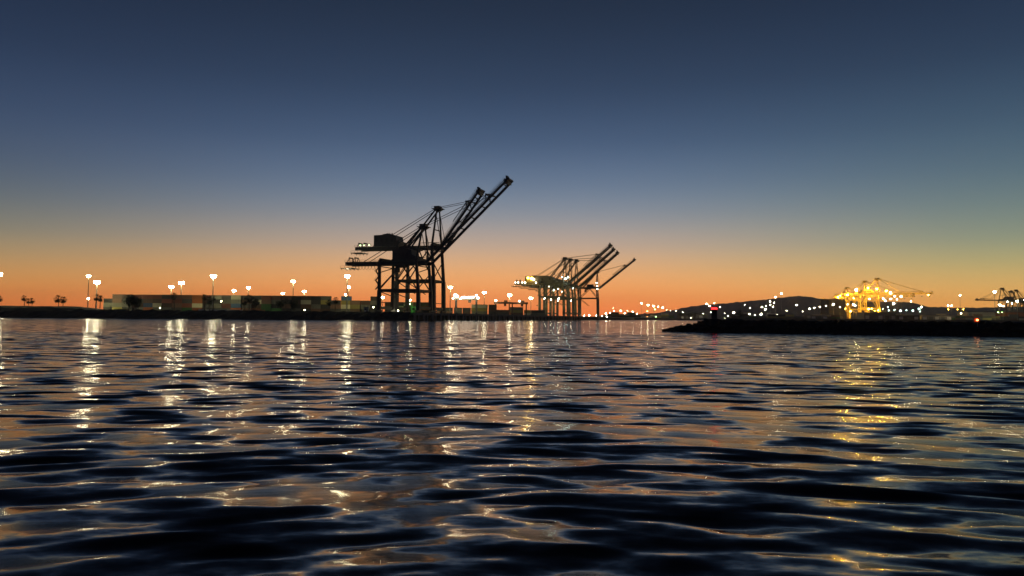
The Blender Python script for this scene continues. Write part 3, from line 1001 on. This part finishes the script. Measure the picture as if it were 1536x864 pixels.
BT = 6.5
palm(-1, 443, 428, 'palm cut by the left picture edge on the dark mound', BT, 0, 1.4)
palm(37, 442.5, 428, 'slim small palm left of the pair on the dark mound', BT, 1, 1.15)
palm(43.5, 447, 426, 'left palm of the tiny touching pair on the dark mound', BT, 2, 1.7)
palm(48.5, 446.5, 430, 'right palm of the tiny touching pair on the dark mound', BT, 3, 1.7)
palm(88.5, 442, 424, 'left palm of the larger dark pair on the mound', BT, 0, 1.75)
palm(95, 443.5, 428, 'right palm of the larger dark pair on the mound', BT, 1, 1.7)
palm(144, 440.5, 424, 'left palm of the pair beside the first container stack', 5.6, 2, 1.05)
palm(150.5, 442.5, 428, 'right palm of the pair beside the first container stack', 5.4, 3, 1.05)
palm(262, 438.5, 424, 'tall palm silhouetted before the containers below the two lamp masts', LAND, 1, .8)
palm(307.5, 440.5, 424, 'tall slim palm silhouetted left of the bright lamp mast', LAND, 2, .75)
palm(315, 444, 424, 'bushy dark palm just right of the slim palm', LAND, 3, 1.2)
palm(320, 442, 428, 'palm at the foot of the bright lamp mast', LAND, 0, .75)
palm(374, 441.5, 424, 'dark palm left of the green container', LAND, 0, 1.0)
palm(367.5, 446, 426, 'low bushy palm left of the dark palm by the green container', LAND, 2, 1.2)
palm(429, 447, 424, 'palm before the brown containers below a lamp mast', LAND, 1, .9)
palm(503, 445, 424, 'palm left of the blue topped container stack', LAND, 2, .95)
palm(493, 448, 426, 'lower palm left of the palm by the blue topped stack', LAND, 3, 1.1)


def tree(px, top, Y, w, label, group=None, zb=LAND, seed=0, n=900):
    p = at(px, top, Y)
    h = p.z - zb
    r_ = random.Random(seed)
    o = empty('broadleaf_tree', (p.x, Y, zb - .05), 0)
    tag(o, label, 'tree', group)
    tr = MB().tube([(0, 0, 0), (.1, 0, h * .3), (.0, .1, h * .6)], [h * .035, h * .028, h * .012], 8)
    blobs = []
    for k in range(11):
        a = r_.uniform(0, 6.28); rr = r_.uniform(.1, .62) * w / 2; zz = h * r_.uniform(.38, .84)
        blobs.append((Vector((rr * math.cos(a), rr * math.sin(a), zz)), r_.uniform(.16, .27) * w + .05 * h))
        tr.tube([(0, 0, h * .3), (rr * .5 * math.cos(a), rr * .5 * math.sin(a), (h * .3 + zz) / 2), tuple(blobs[-1][0])], [h * .018, h * .012, h * .005], 5)
    tr.build('trunk', M['trunk'], o)
    cr = MB()
    for k in range(n):
        c, br = r_.choice(blobs)
        d = Vector((r_.gauss(0, 1), r_.gauss(0, 1), r_.gauss(0, .8))).normalized() * br * r_.uniform(.45, 1.05)
        q = c + d
        q.z = min(q.z, h)
        u = Vector((r_.gauss(0, 1), r_.gauss(0, 1), r_.gauss(0, 1))).normalized()
        v = u.cross(Vector((r_.gauss(0, 1), r_.gauss(0, 1), r_.gauss(0, 1)))).normalized()
        s_ = h * .035
        cr.add([q - u * s_, q + v * s_ * .6, q + u * s_, q - v * s_ * .6], [(0, 1, 2, 3)])
    cr.build('crown', M['leaf'], o)
    return o


G1 = 'dark trees before the containers'
tree(193, 441, 422, 7.5, 'dark bushy tree, left one of the dark clump before the containers', G1, seed=1)
tree(201, 442, 426, 8, 'dark bushy tree, middle one of the dark clump before the containers', G1, seed=2)
tree(208, 445, 423, 5.5, 'dark bushy tree, right one of the dark clump before the containers', G1, seed=3)
tree(383, 447, 426, 5.5, 'small dark tree between the dark palm and the green container', G1, seed=4)
tree(441, 449, 424, 6, 'dark tree before the brown containers, right of a palm', G1, seed=5)
tree(420, 450, 425, 5, 'dark tree right of the green container', G1, seed=6)
G2 = 'trees behind the breakwater'
tree(1110, 464.5, 900 + 40, 15, 'dark round tree behind the breakwater right of the beacon', G2, seed=7)
tree(1098, 470, 950, 10, 'small dark tree behind the breakwater, next to the round tree', G2, seed=8)
tree(1022, 466.5, 1560 + 5, 20, 'left tree of the dark clump at the channel end', G2, seed=9, zb=3.6)
tree(1036, 466, 1570, 24, 'middle tree of the dark clump at the channel end', G2, seed=10, zb=3.6)
tree(1047, 467, 1566, 18, 'right tree of the dark clump at the channel end', G2, seed=11, zb=3.6)
tree(1136, 474, 945, 8, 'low bush tree behind the breakwater below the bright lamp cluster', G2, seed=12)


# ------------------------------------------------------------------ lamp masts
def ring_mesh(nl, rr, rb):
    mb = MB()
    for k in range(nl):
        a = 2 * math.pi * k / nl
        mb.ball((rr * math.cos(a), rr * math.sin(a), 0), rb, rb * 1.15, 6, 4)
    return mb


def mast(px, py, label, group, Y=None, H=27.0, size=1.0, lm='l_white', zb=LAND, name='lamp_mast', small=False):
    if Y is None:
        Y = (H + LAND - CAM_Z) * F_PX / max(8, horizon(px) - py)
    if small and px > 900: size *= random.choice((.42, .6, .8, 1.0))
    p = at(px, py, Y)
    h = p.z - zb
    o = empty(name, (p.x, Y, zb), random.uniform(0, 6))
    tag(o, label, 'lamp', group)
    if small:
        MB().tube([(0, 0, 0), (0, 0, h + .1)], [.16 * size + .04, .09 * size + .03], 5).build('pole', M['pole'], o)
        MB().box(-.6 * size, .6 * size, -.5 * size, .5 * size, h + .55 * size, h + .85 * size).build('lamp_head', M['housing'], o)
        MB().ball((0, 0, h), .8 * size, .62 * size, 7, 4).build('lens', M[lm], o)
    else:
        MB().tube([(0, 0, 0), (0, 0, h * .5), (0, 0, h + .9)], [.38, .28, .17], 8).build('pole', M['pole'], o)
        MB().tube([(0, 0, 0), (0, 0, .9)], .6, 8).build('base', M['concrete'], o)
        hd = MB().tube([(0, 0, h + .55), (0, 0, h + .85)], [1.25 * size, 1.0 * size], 10)
        for k in range(6):
            a = 2 * math.pi * k / 6
            hd.beam((0, 0, h + .6), (1.25 * size * math.cos(a), 1.25 * size * math.sin(a), h + .35), .14, .14)
        hd.build('lamp_head', M['housing'], o)
        ln = ring_mesh(9, .95 * size, .50 * size).build('lens', M[lm], o)
        ln.location = (0, 0, h)
        nn = 12
        zz = h - .80 * size
        MB().add([(1.25 * size * math.cos(2 * math.pi * k / nn), 1.25 * size * math.sin(2 * math.pi * k / nn), zz) for k in range(nn)], [tuple(reversed(range(nn)))]).build('downlight_panel', M['l_panel'], o)
        MB().tube([(0, 0, zz + .012), (0, 0, zz + .07)], 1.28 * size, 12).build('panel_cover', M['housing'], o)
    return o


GM = 'tall lamp masts of the container terminal'
for px, py, sz, lab, kw in (
        (-2, 411, 1.4, 'bright lamp mast half cut by the left picture edge', dict(Y=450)),
        (133, 414, 1.0, 'tallest lamp mast left of the containers, on a long pole', {}),
        (145.5, 423, 1.25, 'broad bright lamp just right of the tallest left mast', dict(Y=455)),
        (257, 430, 1.2, 'lower left lamp of the close pair above the left containers', dict(Y=560)),
        (272, 424, 1.2, 'upper right lamp of the close pair above the left containers', dict(Y=500)),
        (320, 414, 1.2, 'very bright tall lamp mast above the red container stack', dict(Y=450)),
        (351, 436, 1.1, 'low round lamp right of the very bright tall mast', dict(Y=640)),
        (372.5, 431.5, 1.0, 'small lamp above the palm left of the green container', dict(Y=600)),
        (440, 422, 1.0, 'bright lamp mast above the brown containers, right of the green container', dict(Y=500)),
        (424, 440, .9, 'dim low lamp peeping over the brown containers', dict(Y=640)),
        (456.5, 437, 1.1, 'low lamp right of the bright mast above brown containers', dict(Y=640)),
        (521, 414, 1.1, 'bright lamp mast below the crane tail, topmost of three in line', dict(Y=450)),
        (523, 430.5, 1.0, 'middle lamp of three in line below the crane tail', dict(Y=620)),
        (519, 442, .9, 'lowest lamp of three in line below the crane tail', dict(Y=640)),
        (574, 446, .8, 'small lamp seen just right of the left crane leg', dict(Y=640)),
        (675.5, 431, 1.1, 'lamp mast just right of the near crane legs', dict(Y=560)),
        (726.5, 438.5, 1.1, 'lamp mast right of the floodlit yard gantry', dict(Y=640)),
        (764.5, 442.5, 1.4, 'lamp mast between the two brown yard gantries', dict(Y=715)),
        (796.5, 447, 1.2, 'lamp mast right of the two brown yard gantries', dict(Y=780)),
        (615, 449.5, .8, 'lamp between the near crane legs above the green hut', dict(Y=520)),
):
    mast(px, py, lab, GM, size=sz, **kw)
mast(132.5, 448, 'small low lamp on the shore under the tallest left mast', 'low lamps on the terminal', Y=445, size=.8, small=True, name='lamp_post')
mast(207, 452, 'small white lamp shining through the dark tree clump', 'low lamps on the terminal', Y=440, size=.55, small=True, name='lamp_post')
for k, (px, py, nm_) in enumerate(((530, 468, 'left of the pale booth'), (597, 466, 'by the lit crane leg'), (332, 452, 'before the long grey containers'), (457, 465, 'below the brown containers'),
                                   (240, 462, 'before the cream container'), (560, 461, 'left of the first crane leg'))):
    mast(px, py, f'tiny low lamp {nm_}', 'low lamps on the terminal', Y=438 if px < 540 else 445, size=.35, small=True, name='lamp_post')
# green lamps by the near cranes
mast(613.5, 456, 'green shining lamp between the near crane legs', 'low lamps on the terminal', Y=492, size=1.0, small=True, lm='l_grn', name='lamp_post')
mast(612, 464, 'lower green lamp between the near crane legs', 'low lamps on the terminal', Y=490, size=.6, small=True, lm='l_grn', name='lamp_post')

# quay edge lights by the small far crane and beyond
GQ = 'small white lamps along the far quay'
for k, (px, py, sz) in enumerate(((876, 473.5, .9), (884, 473, 1.0), (895, 473.5, 1.15), (903, 474, 1.2), (909, 470.5, 1.1), (915, 469, .7), (910.5, 475, .9))):
    Y = 985 + k * 9
    mast(px, py, 'white lamp in the low row on the far quay', GQ, Y=Y, size=sz, small=True, name='lamp_post', zb=LAND if k != 0 else LAND)
GF = 'far white lamps at the channel end'
for px, py, sz, lm in ((921, 466.5, .9, 'l_pale'), (931.5, 466, 1.2, 'l_pale'), (926, 470, .8, 'l_pale'), (937, 470, .8, 'l_pale'), (943, 469.5, 1.2, 'l_pale'), (949, 467.5, .8, 'l_pale'),
                       (941.5, 466, .9, 'l_pale'), (962, 455, 1.5, 'l_pale'), (972, 457.5, 1.5, 'l_pale'), (980.5, 459, 1.4, 'l_pale'), (987.5, 460, 1.2, 'l_pale'), (994, 461.5, 1.2, 'l_pale'),
                       (920, 462, .6, 'l_pale'), (1000, 465, .6, 'l_pale'), (1006, 466, .6, 'l_pale'), (1014, 466, .5, 'l_pale'), (1024, 468.5, 1.0, 'l_pale'), (1036, 476.5, .9, 'l_pale'), (955, 471, .7, 'l_pale')):
    mast(px, py, 'small white lamp among crowded lights at the channel end', GF, Y=1220 if px < 985 else 1580, size=sz * 1.15, small=True, lm=lm, name='lamp_post',
         zb=LAND if px < 985 else 3.6)
for px, py, nm_ in ((982, 464, 'upper'), (971, 467, 'lower left'), (984, 475, 'lowest')):
    mast(px, py, f'{nm_} green lamp of three at the channel end', GF, Y=1230, size=1.0, small=True, lm='l_grn', name='lamp_post')
mast(971, 475, 'red orange lamp at the channel end beside green lamps', GF, Y=1232, size=.9, small=True, lm='l_org', name='lamp_post')

# right terminal lights
GR = 'white lamps of the right terminal'
for px, py, sz, Y in ((1172, 440.3, 1.9, 1000), (1163, 445.7, 1.7, 1010), (1155, 452, 1.9, 1030), (1161, 454, 1.2, 1060), (1160, 460, 1.9, 1000), (1155.5, 457.5, 1.0, 1080),
                      (1148, 464, 1.5, 1000), (1149, 459, .8, 1100), (1143, 460.5, .9, 1100)):
    mast(px, py, 'white lamp in the bright rising cluster before the hill', 'bright lamp cluster before the hill', Y=Y, size=sz, small=True, lm='l_pale', name='lamp_post')
for px, py, sz, lab in ((1060, 456, 1.2, 'left upper far lamp just left of the red beacon'), (1064.5, 459, 1.2, 'far lamp touching the left side of the red beacon'),
                        (1071.5, 454.8, 1.4, 'far lamp directly above the red beacon'), (1080, 461, .7, 'small far lamp right of the red beacon')):
    mast(px, py, lab, 'far lamps around the red beacon', Y=1120, size=sz, small=True, lm='l_pale', name='lamp_post')
for px, py, sz, lm in ((1066, 468.5, .9, 'l_pale'), (1055, 470.5, 1.0, 'l_pale'), (1087, 470, .8, 'l_pale'), (1087.5, 477, 1.1, 'l_pale'), (1092, 474, .7, 'l_pale'), (1100.5, 469, 1.3, 'l_pale'),
                       (1098, 477.5, .7, 'l_pale'), (1123.5, 471, 1.4, 'l_pale'), (1132, 473, .8, 'l_pale'), (1141.5, 471.5, 1.6, 'l_pale'), (1166, 471.5, .7, 'l_pale'), (1176, 475, .9, 'l_pale'),
                       (1195, 457.5, 1.2, 'l_pale'), (1204, 467.5, .6, 'l_pale'), (1214.5, 463, 1.2, 'l_pale'), (1221.5, 461.8, 1.3, 'l_pale'), (1230, 460.2, 1.3, 'l_pale'), (1239, 458.5, 1.4, 'l_pale'),
                       (1250, 456.5, 1.3, 'l_pale'), (1260, 461, .7, 'l_pale'), (1180, 466, .6, 'l_pale'), (1117, 457, .6, 'l_pale'), (1125, 462, .6, 'l_pale'), (1207, 478, .8, 'l_pale'), (1158, 479, 1.3, 'l_pale'),
                       (1262, 480, .8, 'l_pale'), (1236, 478, .6, 'l_pale'), (1190, 479, .6, 'l_pale')):
    mast(px, py, 'small white lamp scattered behind the breakwater', GR, Y=random.uniform(985, 1100), size=sz, small=True, lm=lm, name='lamp_post')
for px, py, sz, lm in ((1284.5, 434.5, 1.9, 'l_white'), (1272, 440, 1.0, 'l_yel'), (1304, 448.5, 1.5, 'l_white'), (1271.5, 456.5, 1.2, 'l_white'), (1280, 457, 1.2, 'l_white'), (1283, 458.5, 1.2, 'l_white'),
                       (1276, 467, 1.4, 'l_yel'), (1303, 463.5, 1.8, 'l_yel'), (1307.5, 463, 1.6, 'l_yel'), (1312, 466, 1.3, 'l_yel'), (1268, 463, 1.0, 'l_yel')):
    mast(px, py, 'lamp shining among the legs of the yellow cranes', 'lamps among the yellow cranes', Y=1015, size=sz, small=True, lm=lm, name='lamp_post')
for px, py, sz in ((1324.5, 448, 2.0), (1328, 451, 1.8), (1336, 448.5, 1.7), (1342, 444.5, 1.7), (1351.5, 444.8, 1.9), (1340.5, 455.5, 1.5), (1366.5, 452, 1.8), (1345.5, 449, 1.0), (1382, 460.5, 1.1)):
    mast(px, py, 'bright white lamp below the lowered yellow boom', 'bright lamps below the lowered yellow boom', Y=1060, size=sz, small=True, lm='l_pale', name='lamp_post')
for px, py, sz in ((1324, 463.5, 1.2), (1333, 465.5, 1.4), (1331.5, 460.5, .9), (1342, 465, 1.3), (1351, 466, 1.2), (1359.5, 465.5, 1.2), (1369.5, 466, 1.2), (1378.5, 463.5, 1.1), (1380, 467.5, 1.0)):
    mast(px, py, 'cool bluish lamp in the low row by the yellow cranes', 'cool lamps right of the yellow cranes', Y=1085, size=sz, small=True, lm='l_cool', name='lamp_post')
for px, py, sz, lm in ((1376.5, 479.5, .8, 'l_pale'), (1384, 480, .9, 'l_pale'), (1387, 480.5, .8, 'l_pale'), (1412, 480.5, .8, 'l_pale'), (1422, 458.5, 1.1, 'l_pale'), (1427, 458.5, 1.1, 'l_pale'), (1422.5, 464, 1.1, 'l_yel'),
                       (1436.5, 464, 1.0, 'l_yel'), (1445, 464, 1.0, 'l_yel'), (1441.5, 470, .9, 'l_pale'), (1326, 475.5, 1.2, 'l_pale'), (1346, 479.5, .6, 'l_pale'), (1362, 480.5, .6, 'l_pale')):
    mast(px, py, 'small lamp scattered low right of the yellow cranes', 'scattered lamps on the right', Y=random.uniform(960, 995), size=sz, small=True, lm=lm, name='lamp_post')
mast(1440, 443, 'lone bright lamp mast between the yellow cranes and the right edge', GR, Y=940, size=2.6, small=True, lm='l_pale')
mast(1492, 437.8, 'bright lamp above the left pointing crane boom at the right', GR, Y=1000, size=2.3, small=True, lm='l_pale')
mast(1525.5, 452, 'largest bright lamp near the right picture edge', GR, Y=960, size=2.9, small=True, lm='l_pale')
mast(1499.5, 457.5, 'left lamp of the small pair near the right edge', GR, Y=1000, size=1.6, small=True, lm='l_pale')
mast(1504.5, 459, 'right lamp of the small pair near the right edge', GR, Y=1000, size=1.2, small=True, lm='l_pale')
mast(1497, 468.5, 'greenish low lamp near the right edge, left of two', GR, Y=1000, size=1.3, small=True, lm='l_grn')
mast(1503, 468.5, 'greenish low lamp near the right edge, right of two', GR, Y=1000, size=1.1, small=True, lm='l_grn')


# lamps that share a description: tell them apart by their order in the picture
same = {}
for o in list(C.objects):
    if o.get('category') == 'lamp': same.setdefault(o['label'], []).append(o)
for lab, os_ in same.items():
    if len(os_) > 1:
        for k, o in enumerate(sorted(os_, key=lambda q: q.location.x / q.location.y)):
            o['label'] = f'{lab}, {ORD[k]} from the left'


# ------------------------------------------------------------------ sheds and huts
def shed(px0, px1, ytop, Y, depth, mat, label, zb=LAND, pitched=True, doors=4, group=None):
    a, b = at(px0, ytop, Y), at(px1, ytop, Y)
    w = b.x - a.x; h = a.z - zb
    o = empty('warehouse', (a.x, Y, zb), 0)
    tag(o, label, 'building', group)
    e = h * .86 if pitched else h - .4
    MB().box(0, w, 0, depth, 0, e).build('wall', M[mat], o)
    mb = MB()
    if pitched:
        mb.add([(-.5, -.6, e), (w + .5, -.6, e), (w + .5, depth + .6, e), (-.5, depth + .6, e), (-.5, depth / 2, h), (w + .5, depth / 2, h)],
               [(0, 1, 5, 4), (2, 3, 4, 5), (0, 4, 3), (1, 2, 5), (0, 3, 2, 1)])
    else:
        mb.box(-.5, w + .5, -.5, depth + .5, e, h)
    mb.build('roof', M['roof'], o)
    for k in range(doors):
        x = w * (k + .5) / doors
        d = MB().box(x - min(2.4, w / doors * .35), x + min(2.4, w / doors * .35), -.08, -.01, .02, min(4.5, e * .7)).build('door', M['c_g'] if k % 2 else M['white'], o)
    return o


GS = 'low sheds of the right terminal'
shed(1243, 1267.5, 448.5, 1120, 30, 'shed_dark', 'tall dark blocky building left of the yellow cranes', pitched=False, doors=2, group=GS)
shed(1296, 1345, 468.5, 975, 20, 'shed', 'long flat roofed shed below the yellow cranes', pitched=False, doors=5, group=GS)
shed(1346, 1380, 472.5, 970, 18, 'shed_dark', 'dark low shed right of the flat roofed shed', pitched=False, doors=3, group=GS)
shed(1383, 1428, 472, 985, 20, 'shed', 'low pitched shed left of the lone lamp mast', doors=5, group=GS)
shed(1452, 1492, 466, 1040, 25, 'shed', 'grey pitched shed below the left pointing crane boom', doors=4, group=GS)
shed(1508, 1545, 468, 1030, 25, 'c_o', 'orange walled shed cut by the right picture edge', pitched=False, doors=3, group=GS)
shed(1216, 1242, 472.5, 975, 14, 'shed', 'small pale shed left of the tall dark building', doors=3, group=GS)
shed(1048, 1062, 470, 1060, 16, 'shed', 'small pale shed left of the red beacon', doors=2, group=GS)
shed(1020, 1048, 468.5, 1600, 30, 'shed_dark', 'dark low warehouse at the channel end', zb=3.6, doors=4, group=GS)


def booth(px0, px1, ytop, Y, mat, label):
    a, b = at(px0, ytop, Y), at(px1, ytop, Y)
    w, h = b.x - a.x, a.z - LAND
    o = empty('guard_booth', (a.x, Y, LAND), 0)
    tag(o, label, 'booth', 'small booths on the terminal')
    MB().box(0, w, 0, 2.4, 0.1, h - .25).build('wall', M[mat], o)
    MB().box(-.2, w + .2, -.2, 2.6, h - .25, h).build('roof', M['roof'], o)
    MB().box(w * .12, w * .5, -.05, -.01, h * .45, h * .78).build('window', M['glass'], o)
    MB().box(w * .6, w * .9, -.05, -.01, .12, h * .8).build('door', M['c_g'], o)


booth(546, 552, 460.5, 425, 'white', 'pale upright booth left of the first crane leg')
booth(617, 627, 459, 494, 'c_n', 'green hut between the near crane legs')


# ------------------------------------------------------------------ breakwater with beacon
def build_breakwater():
    o = empty('breakwater', (0, 0, 0))
    tag(o, 'black rock breakwater reaching in from the right', 'breakwater')
    tip = at(1003, 497, 121); tip.z = 0
    end = Vector((at(1560, 505, 96).x + 40, 88, 0))
    d = (end - tip).normalized()
    nrm = Vector((d.y, -d.x, 0))
    if nrm.y > 0: nrm = -nrm                   # towards the camera
    L_ = (end - tip).length

    def crest(s): return 2.02 * min(1, .16 + .84 * min(1.0, s / 7.5)) - 0.0006 * s
    nx, ny = 190, 13
    vs = []
    for j in range(ny):
        t = -1 + 2 * j / (ny - 1)
        for i in range(nx):
            s = L_ * i / (nx - 1)
            wv = 3.0 + .5 * min(1, s / 8)
            prof = min(1, (1 - abs(t)) / .55)
            z = -1.0 + (crest(s) - .25 + 1.0) * prof
            p = tip + d * s + nrm * (-t * wv) + Vector((0, 3.4, 0))
            vs.append((p.x + rng.normal(0, .08), p.y + rng.normal(0, .08), z + rng.normal(0, .07)))
    fs = [(j * nx + i, j * nx + i + 1, (j + 1) * nx + i + 1, (j + 1) * nx + i) for j in range(ny - 1) for i in range(nx - 1)]
    MB().add(vs, fs).build('core', M['jetty'], o)
    rocks = []
    for k in range(6):
        bm = bmesh.new()
        bmesh.ops.create_icosphere(bm, subdivisions=1, radius=1)
        r_ = random.Random(k)
        for v in bm.verts:
            v.co *= r_.uniform(.72, 1.12)
            v.co.z *= .72; v.co.x *= 1.15
        me = bpy.data.meshes.new('rock'); bm.to_mesh(me); bm.free()
        me.materials.append(M['jetty'])
        rocks.append(me)
    n = 290
    for k in range(n):
        s = L_ * (k / n) ** 1.15
        u = random.random()
        t = random.choice((.02, .2, .42, .62, .8))
        wv = 3.5
        prof = min(1, (1 - t) / .55)
        z = -1.0 + (crest(s) - .25 + 1.0) * prof
        p = tip + d * s + nrm * (t * wv) + Vector((0, 3.4, 0))
        q = link('rock', rocks[k % 6], o, (p.x, p.y, z - .02))
        sc = random.uniform(.42, .8) * (.75 if t < .1 else 1)
        q.scale = (sc, sc, sc * .8)
        q.rotation_euler = (random.uniform(-.4, .4), random.uniform(-.4, .4), random.uniform(0, 6.28))
    # beacon
    b = at(1074, 479, 117)
    bo = empty('channel_beacon', (b.x, 118, 1.75))
    tag(bo, 'dark round channel beacon with a red top on the breakwater', 'beacon')
    MB().tube([(0, 0, -.4), (0, 0, .35)], .85, 14).build('plinth', M['jetty'], bo)
    MB().tube([(0, 0, .35), (0, 0, 1.75)], [.46, .42], 14).build('post', M['shed_dark'], bo, True)
    MB().tube([(0, 0, 1.75), (0, 0, 1.83)], .62, 14).build('gallery', M['red'], bo)
    MB().tube([(0, 0, 1.83), (0, 0, 2.0), (0, 0, 2.12)], [.42, .46, .30], 12).build('lantern', M['l_red'], bo)
    MB().tube([(0, 0, 2.12), (0, 0, 2.24)], [.36, .1], 12).build('cap', M['red'], bo)
    # orange work light on a post near the breakwater
    w = at(1466, 480, 150)
    wo = empty('work_light', (w.x, 150, LAND - 3.4))
    wo.location = (w.x, 104.0, 1.5)
    w = at(1466, 480, 104)
    wo.location.x = w.x
    tag(wo, 'glowing orange work light low on the right breakwater', 'lamp')
    hz = w.z - 1.5
    MB().tube([(0, 0, -.2), (0, 0, hz + .1)], .05, 8).build('post', M['pole'], wo)
    MB().box(-.38, .38, .16, .22, hz - .3, hz + .3).build('backboard', M['red'], wo)
    MB().ball((0, 0, hz), .14, .14, 8, 5).build('lens', M['l_org'], wo)


build_breakwater()


# ------------------------------------------------------------------ evening haze
def build_haze():
    o = MB().box(-7400, 7400, -4200, 6400, -9.5, 180).build('haze', M['cable'])
    mt = bpy.data.materials.new('evening_haze')
    mt.use_nodes = True
    nt = mt.node_tree
    nt.nodes.clear()
    out = nt.nodes.new('ShaderNodeOutputMaterial')
    v = nt.nodes.new('ShaderNodeVolumePrincipled')
    v.inputs['Color'].default_value = (0.95, 0.95, 0.95, 1)
    v.inputs['Density'].default_value = 6.5e-5
    v.inputs['Anisotropy'].default_value = 0.72
    nt.links.new(v.outputs[0], out.inputs['Volume'])
    o.data.materials.clear(); o.data.materials.append(mt)
    tag(o, 'thin evening haze over the harbour', 'haze', kind='stuff')


build_haze()
